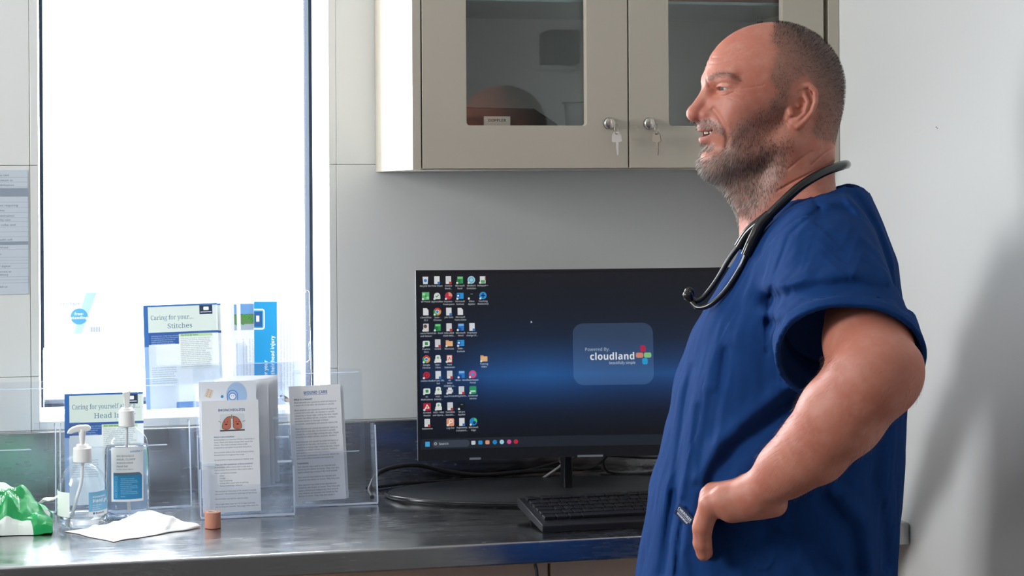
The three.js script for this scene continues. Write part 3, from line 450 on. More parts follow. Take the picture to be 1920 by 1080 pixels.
{
  const nx = 50, nz = 30, pos = [], uv = [], idx = []; const A = [0.010, 0.384], B = [0.088, 0.492], C = [0.243, 0.405], D = [0.178, 0.30];
  for (let s = 0; s < 2; s++) for (let j = 0; j <= nz; j++) for (let i = 0; i <= nx; i++) { const u = i / nx, v = j / nz; const x = (A[0] * (1 - u) + D[0] * u) * (1 - v) + (B[0] * (1 - u) + C[0] * u) * v, z = (A[1] * (1 - u) + D[1] * u) * (1 - v) + (B[1] * (1 - u) + C[1] * u) * v; const e = Math.min(1, 6 * u * (1 - u)) * Math.min(1, 5 * v * (1 - v) + 0.08); const y = e * (0.004 + 0.024 * sstep(0.25, 0.8, u) * (1 - v * 0.7) + 0.012 * Math.max(0, fbm(u * 5, v * 4, 1, 3))) + 0.006 * sstep(0.8, 1, u) * Math.abs(Math.sin(v * 9)); pos.push(x + 0.006 * fbm(u * 6, v * 6, 8, 2), s ? 0.0006 : 0.0014 + y, z + 0.006 * fbm(u * 6, v * 6, 3, 2)); uv.push(u, v); }
  const N = (nx + 1) * (nz + 1); for (let s = 0; s < 2; s++) for (let j = 0; j < nz; j++) for (let i = 0; i < nx; i++) { const a = s * N + j * (nx + 1) + i, b = a + 1, c = a + nx + 1, d = c + 1; s ? idx.push(a, b, c, b, d, c) : idx.push(a, c, b, b, c, d); }
  const edge = (a, b) => idx.push(a, b, a + N, b, b + N, a + N);
  for (let i = 0; i < nx; i++) { edge(i, i + 1); edge(nz * (nx + 1) + i + 1, nz * (nx + 1) + i); } for (let j = 0; j < nz; j++) { edge((j + 1) * (nx + 1), j * (nx + 1)); edge(j * (nx + 1) + nx, (j + 1) * (nx + 1) + nx); }
  const g = new THREE.BufferGeometry(); g.setAttribute('position', new THREE.Float32BufferAttribute(pos, 3)); g.setAttribute('uv', new THREE.Float32BufferAttribute(uv, 2)); g.setIndex(idx); g.computeVertexNormals();
  const o = thing('glove_pack', 'crumpled white paper glove wrap lying in front of the gel bottles', 'paper wrap', [0, BT, 0]);
  part('wrap', g, std({ color: lin(0.86, 0.86, 0.86), roughness: 0.7 }), o);
}
{
  const g = thing('tape_roll', 'small roll of brown fabric tape standing on end on the bench', 'tape roll', [0.2675, BT, 0.405]);
  part('tape', lathe([[0.0085, 0.0005], [0.0138, 0.0], [0.0143, 0.001], [0.0143, 0.0275], [0.0138, 0.0285], [0.0085, 0.0282]], 40), std({ color: lin(0.5, 0.22, 0.15), roughness: 0.9, bumpMap: greyTex(128, (u, v) => 0.5 + 0.5 * noise(u * 60, v * 60, 2)), bumpScale: 0.0004 }), g, 'brown fabric tape winding');
  part('core', lathe([[0.0068, 0], [0.0084, 0], [0.0084, 0.0285], [0.0068, 0.0285], [0.0068, 0]], 32), std({ color: lin(0.62, 0.55, 0.45), roughness: 0.8 }), g, 'pale card core');
}
// ---------------------------------------------------------------- monitor
const screenTex = canvasTex(1920, 1080, (x, w, h) => {
  x.fillStyle = '#05080d'; x.fillRect(0, 0, w, h);
  let gr = x.createLinearGradient(0, 0, 0, h); [[0, '#0a0e14'], [0.2, '#0d151e'], [0.38, '#12233a'], [0.5, '#1a3a66'], [0.59, '#1f5596'], [0.68, '#123666'], [0.8, '#07172e'], [0.92, '#04070c'], [1, '#030405']].forEach(([a, c]) => gr.addColorStop(a, c)); x.fillStyle = gr; x.fillRect(0, 0, w, h);
  gr = x.createRadialGradient(760, 620, 10, 760, 620, 900); gr.addColorStop(0, 'rgba(38,100,168,0.55)'); gr.addColorStop(0.35, 'rgba(30,80,140,0.25)'); gr.addColorStop(1, 'rgba(0,0,0,0)'); x.save(); x.translate(0, 360); x.scale(1, 0.42); x.fillStyle = gr; x.fillRect(0, -900, w, 3200); x.restore();
  gr = x.createLinearGradient(0, 0, 420, 0); gr.addColorStop(0, 'rgba(4,6,9,0.55)'); gr.addColorStop(1, 'rgba(4,6,9,0)'); x.fillStyle = gr; x.fillRect(0, 0, 420, h);
  x.fillStyle = 'rgba(120,150,200,0.32)'; x.beginPath(); x.roundRect(962, 322, 500, 384, 66); x.fill();
  x.fillStyle = '#b9c6d8'; x.font = '28px sans-serif'; x.fillText('Powered By.', 1036, 494); x.fillStyle = '#f2f5f8'; x.font = 'bold 60px sans-serif'; x.fillText('cloudland', 1066, 550, 282); x.font = '24px sans-serif'; x.fillStyle = '#d5deea'; x.fillText('beautifully simple', 1186, 578, 164);
  const pet = (cx, cy, ww, hh, c) => { x.fillStyle = c; x.beginPath(); x.roundRect(cx - ww / 2, cy - hh / 2, ww, hh, 10); x.fill(); };
  pet(1398, 483, 32, 42, '#c22350'); pet(1376, 524, 46, 32, '#e0907a'); pet(1426, 524, 46, 32, '#8fd08e'); pet(1409, 562, 34, 40, '#2aa7dd');
  const ico = {
    bin: () => { x.fillStyle = '#dfe7ee'; x.beginPath(); x.moveTo(-18, -22); x.lineTo(18, -22); x.lineTo(14, 24); x.lineTo(-14, 24); x.fill(); x.fillStyle = '#4a86cf'; x.beginPath(); x.arc(0, 2, 10, 0, 7); x.fill(); },
    docb: () => { x.fillStyle = '#e9ecee'; x.fillRect(-17, -24, 34, 48); x.fillStyle = '#2f76c4'; x.fillRect(4, 10, 16, 16); }, docr: () => { x.fillStyle = '#e9ecee'; x.fillRect(-17, -24, 34, 48); x.fillStyle = '#c23a33'; x.fillRect(4, 10, 16, 16); x.fillStyle = '#b8bec4'; for (let i = 0; i < 5; i++) x.fillRect(-12, -18 + i * 6, 24, 2); },
    doc: () => { x.fillStyle = '#eceef0'; x.beginPath(); x.moveTo(-17, -22); x.lineTo(6, -22); x.lineTo(17, -10); x.lineTo(17, 22); x.lineTo(-17, 22); x.fill(); },
    xls: () => { x.fillStyle = '#2f9e54'; x.fillRect(-16, -22, 36, 44); x.fillStyle = '#7fd48e'; x.fillRect(-14, -20, 32, 12); x.fillStyle = '#1d7a3e'; x.fillRect(-20, -4, 24, 22); }, word: () => { x.fillStyle = '#2a82d6'; x.fillRect(-16, -22, 38, 44); x.fillStyle = '#8cc4f2'; x.fillRect(-14, -20, 34, 12); x.fillStyle = '#1a4fa0'; x.fillRect(-20, 2, 24, 20); },
    out: () => { x.fillStyle = '#2a9be2'; x.fillRect(-20, -18, 42, 38); x.fillStyle = '#1566b8'; x.fillRect(-24, -12, 24, 24); x.fillStyle = '#fff'; x.beginPath(); x.arc(-12, 0, 6, 0, 7); x.fill(); },
    cyan: () => { x.fillStyle = '#a9dcee'; x.beginPath(); x.arc(0, 0, 24, 0, 7); x.fill(); x.strokeStyle = '#2f9ac0'; x.lineWidth = 4; x.beginPath(); x.arc(0, 0, 14, 0, 7); x.stroke(); },
    npp: () => { x.fillStyle = '#e8ece8'; x.fillRect(-18, -22, 36, 44); x.fillStyle = '#4fae5a'; x.fillRect(-12, 2, 26, 16); x.fillStyle = '#8a5a2a'; x.fillRect(14, -24, 6, 26); },
    grn: () => { x.fillStyle = '#5fbf74'; x.fillRect(-23, -24, 46, 48); x.fillStyle = '#b6e6bf'; x.fillRect(-18, -18, 14, 14); x.fillRect(6, 4, 14, 14); x.fillStyle = '#2e8f4a'; x.fillRect(-4, -4, 10, 10); },
    gry: () => { x.fillStyle = '#e3ece6'; x.beginPath(); x.arc(0, 0, 20, 0, 7); x.fill(); x.fillRect(-20, 0, 40, 20); x.strokeStyle = '#3d8f5a'; x.lineWidth = 5; x.beginPath(); x.moveTo(-9, 0); x.lineTo(-2, 7); x.lineTo(9, -7); x.stroke(); },
    red: () => { x.fillStyle = '#c8354b'; x.beginPath(); x.arc(0, 0, 23, 0, 7); x.fill(); x.fillStyle = '#ef9a78'; x.beginPath(); x.moveTo(0, 0); x.arc(0, 0, 23, -1.6, 0.2); x.fill(); },
    blk: () => { x.fillStyle = '#0b1014'; x.fillRect(-22, -22, 44, 44); x.fillStyle = '#4e9a84'; x.fillRect(-6, -12, 14, 5); }, plus: () => { x.fillStyle = '#27a0e6'; x.beginPath(); x.arc(0, 0, 23, 0, 7); x.fill(); x.fillStyle = '#0d3560'; x.fillRect(-4, -14, 8, 28); x.fillRect(-14, -4, 28, 8); },
    chr: () => { for (const [a, c] of [[0, '#e8a04c'], [2.1, '#3aa757'], [4.2, '#d8402f']]) { x.fillStyle = c; x.beginPath(); x.moveTo(0, 0); x.arc(0, 0, 24, a - 0.5, a + 1.65); x.fill(); } x.fillStyle = '#fff'; x.beginPath(); x.arc(0, 0, 12, 0, 7); x.fill(); x.fillStyle = '#3b8ee0'; x.beginPath(); x.arc(0, 0, 9, 0, 7); x.fill(); },
    pho: () => { x.fillStyle = '#e4e2de'; x.fillRect(-17, -24, 34, 48); x.fillStyle = '#6b4a3a'; x.beginPath(); x.arc(-4, -8, 11, 0, 7); x.fill(); }, print: () => { x.fillStyle = '#c9ced4'; x.fillRect(-20, -6, 40, 18); x.fillStyle = '#eef0f2'; x.fillRect(-12, -18, 24, 14); x.fillRect(-12, 6, 24, 14); },
    wgr: () => { x.fillStyle = '#eceff0'; x.beginPath(); x.roundRect(-22, -16, 44, 34, 8); x.fill(); x.fillStyle = '#2f9a48'; x.fillRect(-8, -8, 18, 18); }, fold: () => { x.fillStyle = '#e89a5e'; x.fillRect(-22, -18, 20, 8); x.fillStyle = '#f5c08c'; x.fillRect(-22, -12, 44, 32); },
    wht: () => { x.fillStyle = '#eef2ef'; x.beginPath(); x.roundRect(-16, -24, 32, 30, 9); x.fill(); x.fillRect(-20, 0, 40, 22); x.fillStyle = '#7cb889'; x.fillRect(-3, -16, 6, 16); x.fillRect(-8, -11, 16, 6); },
    rdo: () => { x.fillStyle = '#c9293a'; x.beginPath(); x.arc(0, 0, 21, 0, 7); x.fill(); x.strokeStyle = '#7a1220'; x.lineWidth = 4; x.beginPath(); x.arc(0, 0, 10, 0, 7); x.stroke(); }, pnk: () => { x.fillStyle = '#e0558f'; x.beginPath(); x.arc(0, 0, 24, 0, 7); x.fill(); x.fillStyle = '#3aa6dc'; x.beginPath(); x.arc(0, 0, 10, 0, 7); x.fill(); },
    acr: () => { x.fillStyle = '#c2222f'; x.fillRect(-23, -23, 46, 46); x.strokeStyle = '#fff'; x.lineWidth = 5; x.beginPath(); x.moveTo(-12, 14); x.lineTo(0, -12); x.lineTo(14, 8); x.moveTo(-12, 6); x.lineTo(14, 8); x.stroke(); }, pdf: () => { x.fillStyle = '#f2f0ee'; x.beginPath(); x.roundRect(-18, -24, 36, 48, 6); x.fill(); x.strokeStyle = '#d8512f'; x.lineWidth = 4; x.strokeRect(-16, -22, 32, 44); x.beginPath(); x.moveTo(-8, 10); x.lineTo(0, -10); x.lineTo(8, 6); x.stroke(); },
    key: () => { x.fillStyle = '#efa27e'; x.beginPath(); x.roundRect(-24, -24, 48, 48, 8); x.fill(); x.strokeStyle = '#fff'; x.lineWidth = 5; x.beginPath(); x.arc(4, -6, 9, 0, 7); x.moveTo(-2, 2); x.lineTo(-14, 16); x.stroke(); }, edge: () => { x.fillStyle = '#1f8fd6'; x.beginPath(); x.arc(0, 0, 24, 0, 7); x.fill(); x.fillStyle = '#4fcf6a'; x.beginPath(); x.arc(6, -6, 17, -1.6, 0.6); x.lineTo(2, 0); x.fill(); x.fillStyle = '#0e3f78'; x.beginPath(); x.arc(6, 6, 10, 0, 7); x.fill(); },
    grs: () => { x.fillStyle = '#2f9e6a'; x.beginPath(); x.roundRect(-22, -24, 44, 48, 8); x.fill(); x.fillStyle = '#c6ecd6'; x.fillRect(-16, 2, 32, 10); },
  };
  const rows = ['bin:Recycle Bin,docb:Time Sheet,docr:Invoice/Word...,xls:Microsoft/Excel,cyan:Medtech/Evolution,npp:Notepad++', 'grn:GP Portal,gry:ApprovalMax,red:Impress -/Powerpoint,out:Microsoft/Outlook,blk:Ethos/Appbar,plus:Touching/Medtech32', 'doc:LibreOffice/25.2,chr:Sean -/Chrome,docb:Job Stats,doc:Microsoft/Teams Online', 'pho:Laura Pieris/and Nelson,xls:Calc - Excel,docr:HOLLAND/ESAN MAG...,word:Microsoft/Word,docb:Employee/change of...', 'wgr:Practice/Docs,docr:GUIDE,fold:Shortcuts,out:OWA -/Outlook', 'chr:Google/Chrome,wht:HSO -/Clinic,pdf:Foxit/Statement,,,fold:Training/Video', 'rdo:creative cloud,docb:Surf your lifts/out,docr:AC/MHH/CORRO.co...,word:Writer - Word,pnk:TeamViewer/Portal', 'wgr:EC/Medications,wht:HSO -/Extend...,print:Local Printers,docr:Polypharm...,grs:Universal/Service', 'acr:Acrobat/Reader,wht:HSO - HBG/and Opera...,docr:Tonsillitis/Standin...,blk:MCare/AppBar', 'docr:melanoma,,key:Log Out,docb:Paponents/Complaint...,edge:Microsoft/Edge'];
  rows.forEach((r, j) => r.split(',').forEach((e, i) => { if (!e) return; const [k, n] = e.split(':'); const cx = 42 + i * 72, cy = 44 + j * 97; x.save(); x.translate(cx, cy); ico[k](); if (k !== 'bin' && k !== 'doc' && !k.startsWith('doc')) { x.fillStyle = '#e6efe6'; x.beginPath(); x.arc(-17, 18, 7, 0, 7); x.fill(); } x.restore(); x.fillStyle = '#e6eaee'; x.font = '14px sans-serif'; x.textAlign = 'center'; n.split('/').forEach((s, q) => x.fillText(s, cx, cy + 40 + q * 17, 74)); }));
  x.textAlign = 'left'; x.fillStyle = '#1b2129'; x.fillRect(0, 1016, w, 64); x.fillStyle = '#3fb0ea'; x.fillRect(28, 1032, 28, 30); x.fillStyle = '#3a424d'; x.beginPath(); x.roundRect(72, 1026, 232, 44, 22); x.fill(); x.strokeStyle = '#d6dbe0'; x.lineWidth = 3; x.beginPath(); x.arc(92, 1046, 7, 0, 7); x.stroke(); x.fillStyle = '#cfd5db'; x.font = '20px sans-serif'; x.fillText('Search', 112, 1054);
  [['#d9dde2', 328], ['#2a9be2', 372], ['#efa27e', 416], ['#1f8fd6', 462], ['#a9dcee', 506], ['#e0559f', 552], ['#c9293a', 594]].forEach(([c, px], i) => { x.fillStyle = c; x.beginPath(); if (i > 2) x.arc(px, 1046, 14, 0, 7); else x.roundRect(px - 13, 1034, 26, 24, 5); x.fill(); });
  x.fillStyle = '#dfe6ee'; x.beginPath(); x.moveTo(700, 300); x.lineTo(700, 318); x.lineTo(706, 312); x.lineTo(712, 312); x.fill();
});
const MW = 0.612, MH = 0.362, MR = 1.6;
{
  const g = thing('monitor', 'black curved computer monitor showing a blue desktop full of icons', 'monitor', [0.985, BT, 0.205], -0.12);
  const bend = (geo, cy, tilt) => { const p = geo.attributes.position; for (let i = 0; i < p.count; i++) { const x = p.getX(i); p.setZ(i, p.getZ(i) + x * x / (2 * MR)); } geo.computeVertexNormals(); geo.rotateX(-tilt); geo.translate(0, cy, 0.07); return geo; };
  const CYM = 0.262, TL = 0.075;
  const seg = (x0, x1, y0, y1, z0, z1, n = 40) => { const b = new THREE.BoxGeometry(x1 - x0, y1 - y0, z1 - z0, n, 1, 1); b.translate((x0 + x1) / 2, (y0 + y1) / 2, (z0 + z1) / 2); return toCreasedNormals(b, 0.6); };
  const shell = (geo) => bend(geo, CYM, TL);
  const S = 2; // sides keep flat shading
  const flat = (geo) => toCreasedNormals(shell(geo), 0.6);
  part('housing', flat(seg(-MW / 2, MW / 2, -MH / 2, MH / 2, -0.016, -0.0008)), M.bezelSide, g);
  part('rear_shell', flat(seg(-MW * 0.42, MW * 0.42, -MH * 0.4, MH * 0.38, -0.045, -0.016)), M.blackMatt, g);
  const e = 0.0055, bb = 0.021;
  part('bezel', flat(seg(-MW / 2, MW / 2, MH / 2 - e, MH / 2, -0.0008, 0.0012)), M.black, g); part('bezel', flat(seg(-MW / 2, MW / 2, -MH / 2, -MH / 2 + bb, -0.0008, 0.0018)), M.black, g);
  part('bezel', flat(seg(-MW / 2, -MW / 2 + e, -MH / 2 + bb, MH / 2 - e, -0.0008, 0.0012, 2)), M.black, g); part('bezel', flat(seg(MW / 2 - e, MW / 2, -MH / 2 + bb, MH / 2 - e, -0.0008, 0.0012, 2)), M.black, g);
  const pl = new THREE.PlaneGeometry(MW - 2 * e, MH - e - bb, 60, 1); pl.translate(0, (bb - e) / 2, 0);
  part('screen', shell(pl), std({ color: lin(0.012, 0.012, 0.014), roughness: 0.32, emissive: 0xffffff, emissiveMap: screenTex, emissiveIntensity: 0.8 }), g, 'lit screen with desktop icons and a plus shaped logo');
  for (const [x, w] of [[-0.195, 0.022], [0.03, 0.05]]) part('sticker', flat(seg(x - w / 2, x + w / 2, -MH / 2 - 0.0004, -MH / 2 + 0.0035, 0.0006, 0.0022, 4)), std({ color: lin(0.45, 0.45, 0.46), roughness: 0.3, metalness: 0.6 }), g);
  part('stand_column', rb(-0.009, 0.009, 0.006, 0.28, -0.03, 0.012, 0.004), M.black, g);
  part('stand_bracket', rb(-0.06, 0.06, 0.19, 0.3, -0.012, 0.03, 0.005), M.black, g);
  const base = new THREE.CylinderGeometry(1, 1, 0.009, 96, 1); base.scale(0.36, 1, 0.145); base.translate(0, 0.0048, 0.02); part('stand_base', toCreasedNormals(base, 0.6), std({ color: lin(0.02, 0.022, 0.026), roughness: 0.42 }), g, 'flat oval black foot');
  const rim = []; for (let i = 0; i < 96; i++) { const a = i / 96 * Math.PI * 2; rim.push([0.36 * Math.cos(a), 0.0058, 0.02 + 0.145 * Math.sin(a)]); }
  part('base_rim', tube(rim, 0.0045, 192, 8, true), M.blackGloss, g);
}
// cables on the bench
const cable = (label, pts, r, mat = M.black, n = 80) => solo('cable', tube(pts, r, n, 8), mat, label, 'cable', 'computer cables');
cable('thick black cable arching over the left end of the monitor foot', [[0.585, 0.913, 0.245], [0.588, 0.92, 0.2], [0.62, 0.945, 0.15], [0.69, 0.952, 0.13], [0.76, 0.935, 0.12], [0.83, 0.922, 0.1], [0.95, 0.92, 0.07], [1.1, 0.92, 0.06]], 0.0045);
cable('thin black cable lying behind the monitor foot', [[0.6, 0.9045, 0.1], [0.7, 0.9045, 0.06], [0.85, 0.9045, 0.045], [1.0, 0.93, 0.05], [1.12, 0.98, 0.07], [1.16, 1.05, 0.1]], 0.0032);
cable('black cable hanging in a loop right of the stand column', [[1.13, 1.05, 0.14], [1.12, 0.99, 0.12], [1.08, 0.94, 0.12], [1.03, 0.93, 0.13], [1.0, 0.945, 0.1], [1.06, 0.95, 0.08], [1.2, 0.94, 0.08], [1.35, 0.93, 0.07]], 0.003);
cable('grey cable slanting down to the stand column', [[1.1, 0.998, 0.12], [1.06, 0.975, 0.12], [1.02, 0.952, 0.12], [0.99, 0.925, 0.1], [0.97, 0.906, 0.08]], 0.0028, std({ color: lin(0.2, 0.2, 0.2), roughness: 0.5 }));
cable('black cable falling straight behind the monitor', [[1.12, 1.0, 0.1], [1.1, 0.96, 0.09], [1.105, 0.92, 0.08], [1.15, 0.905, 0.06], [1.3, 0.904, 0.05]], 0.003);
cable('black cable curling forward behind the monitor', [[1.15, 1.0, 0.11], [1.2, 0.96, 0.12], [1.24, 0.925, 0.1], [1.2, 0.906, 0.09], [1.1, 0.905, 0.06]], 0.003);
cable('black cable hanging below the bench front edge', [[0.795, 0.859, 0.64], [0.797, 0.84, 0.645], [0.79, 0.8, 0.64], [0.77, 0.7, 0.63], [0.76, 0.5, 0.63], [0.8, 0.2, 0.64], [0.86, 0.005, 0.66]], 0.003);
// ---------------------------------------------------------------- keyboard
{
  const g = thing('keyboard', 'black full size keyboard in front of the monitor', 'keyboard', [0.8255, BT, 0.585], 0.02);
  const W = 0.44, D = 0.152, tilt = 0.115;
  const s = new THREE.Shape(); s.moveTo(0, 0.002); s.lineTo(D, 0.002); s.lineTo(D, 0.014); s.quadraticCurveTo(D, 0.0165, D - 0.004, 0.0168); s.lineTo(0.004, 0.013); s.quadraticCurveTo(0, 0.0125, 0, 0.009);
  const e = new THREE.ExtrudeGeometry(s, { depth: W, bevelEnabled: true, bevelSize: 0.0012, bevelThickness: 0.002, bevelSegments: 2 });
  const up = (q) => { q.rotateX(tilt); return q; };
  e.rotateY(Math.PI / 2); part('keyboard_body', up(e), M.black, g);
  const U = 0.019, y0 = 0.0155;
  const make = (wu) => new RoundedBoxGeometry(wu * U - 0.0022, 0.006, U - 0.003, 1, 0.0012);
  const cache = {}; const km = std({ color: lin(0.016, 0.016, 0.018), roughness: 0.3 });
  const lay = [[1, -0.5, 1, 1, 1, 1, -0.4, 1, 1, 1, 1, -0.4, 1, 1, 1, 1, -0.3, 1, 1, 1], [...Array(13).fill(1), 2, -0.3, 1, 1, 1, -0.3, 1, 1, 1, 1], [1.5, ...Array(12).fill(1), 1.5, -0.3, 1, 1, 1, -0.3, 1, 1, 1], [1.75, ...Array(11).fill(1), 2.25, -3.6, 1, 1, 1], [2.25, ...Array(10).fill(1), 2.75, -1.3, 1, -1.3, 1, 1, 1], [1.25, 1.25, 1.25, 6.25, 1.25, 1.25, 1.25, 1.25, -0.3, 1, 1, 1, -0.3, 2, 1]];
  lay.forEach((row, j) => { let x = 0.008; for (const wu of row) { if (wu < 0) { x += -wu * U; continue; } const zz = -D + 0.017 + j * (U + 0.0008) + (j ? 0.004 : 0); cache[wu] = cache[wu] || make(wu); const k = part('key_cap', cache[wu], km, g); k.rotation.x = tilt; const h = y0 + 0.0015 + (-zz / D) * 0.0034; k.position.set(x + wu * U / 2, h * Math.cos(tilt) - zz * Math.sin(tilt), zz * Math.cos(tilt) + h * Math.sin(tilt)); x += wu * U; } });
  for (const x of [0.03, W - 0.03]) part('foot', bx(x - 0.01, x + 0.01, 0, 0.017, -D + 0.006, -D + 0.016), M.blackMatt, g);
}
// ---------------------------------------------------------------- implicit surfaces
function surfaceNets(f, lo, hi, cell) {
  const n = [0, 1, 2].map(i => Math.ceil((hi[i] - lo[i]) / cell) + 1), [nx, ny, nz] = n, B = 6;
  const F = new Float32Array(nx * ny * nz).fill(1e3);
  const at = (i, j, k) => (k * ny + j) * nx + i;
  for (let k0 = 0; k0 < nz; k0 += B) for (let j0 = 0; j0 < ny; j0 += B) for (let i0 = 0; i0 < nx; i0 += B) {
    const d = f(lo[0] + (i0 + B / 2) * cell, lo[1] + (j0 + B / 2) * cell, lo[2] + (k0 + B / 2) * cell), far = Math.abs(d) > cell * B * 1.35 + cell;
    for (let k = k0; k < Math.min(k0 + B, nz); k++) for (let j = j0; j < Math.min(j0 + B, ny); j++) for (let i = i0; i < Math.min(i0 + B, nx); i++) F[at(i, j, k)] = far ? d : f(lo[0] + i * cell, lo[1] + j * cell, lo[2] + k * cell);
  }
  const id = new Int32Array(nx * ny * nz).fill(-1), pos = [], idx = [];
  const E = [[0, 1], [2, 3], [4, 5], [6, 7], [0, 2], [1, 3], [4, 6], [5, 7], [0, 4], [1, 5], [2, 6], [3, 7]];
  const c = [0, 1, nx, nx + 1, nx * ny, nx * ny + 1, nx * ny + nx, nx * ny + nx + 1];
  for (let k = 0; k < nz - 1; k++) for (let j = 0; j < ny - 1; j++) for (let i = 0; i < nx - 1; i++) {
    const a = at(i, j, k); let m = 0; for (let q = 0; q < 8; q++) if (F[a + c[q]] < 0) m |= 1 << q; if (m === 0 || m === 255) continue;
    let x = 0, y = 0, z = 0, t = 0;
    for (const [p, q] of E) { const u = F[a + c[p]], v = F[a + c[q]]; if ((u < 0) === (v < 0)) continue; const s = u / (u - v); const px = p & 1, py = (p >> 1) & 1, pz = p >> 2; x += px + s * ((q & 1) - px); y += py + s * (((q >> 1) & 1) - py); z += pz + s * ((q >> 2) - pz); t++; }
    id[a] = pos.length / 3; pos.push(lo[0] + (i + x / t) * cell, lo[1] + (j + y / t) * cell, lo[2] + (k + z / t) * cell);
  }
  const quad = (a, b, cc, d, fl) => { if (a < 0 || b < 0 || cc < 0 || d < 0) return; fl ? idx.push(a, b, cc, a, cc, d) : idx.push(a, cc, b, a, d, cc); };
  for (let k = 1; k < nz - 1; k++) for (let j = 1; j < ny - 1; j++) for (let i = 1; i < nx - 1; i++) {
    const a = at(i, j, k), s = F[a] < 0;
    if (s !== F[a + 1] < 0) quad(id[a - nx - nx * ny], id[a - nx * ny], id[a], id[a - nx], s);
    if (s !== F[a + nx] < 0) quad(id[a - 1 - nx * ny], id[a - 1], id[a], id[a - nx * ny], s);
    if (s !== F[a + nx * ny] < 0) quad(id[a - 1 - nx], id[a - nx], id[a], id[a - 1], s);
  }
  const nor = new Float32Array(pos.length), h = cell * 0.6;
  for (let v = 0; v < pos.length; v += 3) { const x = pos[v], y = pos[v + 1], z = pos[v + 2]; let a = f(x + h, y, z) - f(x - h, y, z), b = f(x, y + h, z) - f(x, y - h, z), d = f(x, y, z + h) - f(x, y, z - h); const l = Math.hypot(a, b, d) || 1; nor[v] = a / l; nor[v + 1] = b / l; nor[v + 2] = d / l; }
  const g = new THREE.BufferGeometry(); g.setAttribute('position', new THREE.Float32BufferAttribute(pos, 3)); g.setAttribute('normal', new THREE.BufferAttribute(nor, 3)); g.setIndex(idx); return g;
}
const smin = (a, b, k) => { const h = Math.max(k - Math.abs(a - b), 0) / k; return Math.min(a, b) - h * h * k * 0.25; };
const smax = (a, b, k) => -smin(-a, -b, k);
const ell = (x, y, z, cx, cy, cz, rx, ry, rz) => { x -= cx; y -= cy; z -= cz; const a = Math.hypot(x / rx, y / ry, z / rz), b = Math.hypot(x / (rx * rx), y / (ry * ry), z / (rz * rz)); return b > 1e-9 ? a * (a - 1) / b : -Math.min(rx, ry, rz); };
const cap = (x, y, z, A, Bq, ra, rb_) => { const bx_ = Bq[0] - A[0], by = Bq[1] - A[1], bz = Bq[2] - A[2], px = x - A[0], py = y - A[1], pz = z - A[2]; const t = clamp((px * bx_ + py * by + pz * bz) / (bx_ * bx_ + by * by + bz * bz)); return Math.hypot(px - bx_ * t, py - by * t, pz - bz * t) - (ra + (rb_ - ra) * t); };
const segd = (x, y, ax, ay, bx_, by) => { const dx = bx_ - ax, dy = by - ay, t = clamp(((x - ax) * dx + (y - ay) * dy) / (dx * dx + dy * dy)); return Math.hypot(x - ax - dx * t, y - ay - dy * t); };
function paintGeo(g, fn) { const p = g.attributes.position, c = new Float32Array(p.count * 3); for (let i = 0; i < p.count; i++) { const q = fn(p.getX(i), p.getY(i), p.getZ(i)); c[3 * i] = q[0]; c[3 * i + 1] = q[1]; c[3 * i + 2] = q[2]; } g.setAttribute('color', new THREE.BufferAttribute(c, 3)); return g; }
const mix3 = (a, b, t) => [a[0] + (b[0] - a[0]) * t, a[1] + (b[1] - a[1]) * t, a[2] + (b[2] - a[2]) * t];

// ---------------------------------------------------------------- head (units of 0.777 mm; u forward, y up from the eyes, w to his left)
const HS = 0.000777, HEAD = [-0.024, 1.642, 0], HY = 20 * Math.PI / 180, HC = Math.cos(HY), HSn = Math.sin(HY);
const grooves = [  // [width, depth, points in side view: back from the axis, up]
  [1.7, 0.9, [[-118, 60], [-98, 57], [-70, 62], [-50, 70]]], [1.7, 0.8, [[-116, 48], [-100, 46], [-74, 50]]], [1.6, 0.5, [[-108, 74], [-84, 78], [-58, 88]]],
  [1.8, 1.2, [[-122, 30], [-118, 14], [-112, 4]]],
  [1.2, 0.8, [[-66, -2], [-44, -2], [-14, 3]]], [1.1, 0.7, [[-66, -5], [-44, -10], [-24, -13]]], [1.1, 0.6, [[-66, -10], [-52, -17], [-40, -25]]], [1.1, 0.5, [[-80, -18], [-64, -24], [-54, -30]]],
  [1.5, 1.0, [[-98, -15], [-86, -15], [-68, -9]]], [1.5, 1.0, [[-102, 5], [-90, 10], [-72, 6], [-60, 0]]],
  [4.6, 3.2, [[-106, -38], [-98, -48], [-90, -62], [-84, -76], [-80, -92], [-82, -108]]],
  [2.4, 2.4, [[8, -190], [40, -172], [80, -152], [118, -136]]], [2.0, 1.4, [[28, -150], [52, -130], [70, -118]]], [1.8, 1.2, [[70, -142], [92, -122], [110, -112]]],
];
for (const g of grooves) { const X = g[2].map(p => p[0]), Y = g[2].map(p => p[1]), m = g[0] * 3; g.push([Math.min(...X) - m, Math.max(...X) + m, Math.min(...Y) - m, Math.max(...Y) + m]); }
const earPts = [[-22, -30], [-26, -6], [-21, 18], [-6, 37], [12, 42], [25, 32], [29, 12], [25, -10], [14, -28], [2, -42], [-10, -46], [-18, -38]];
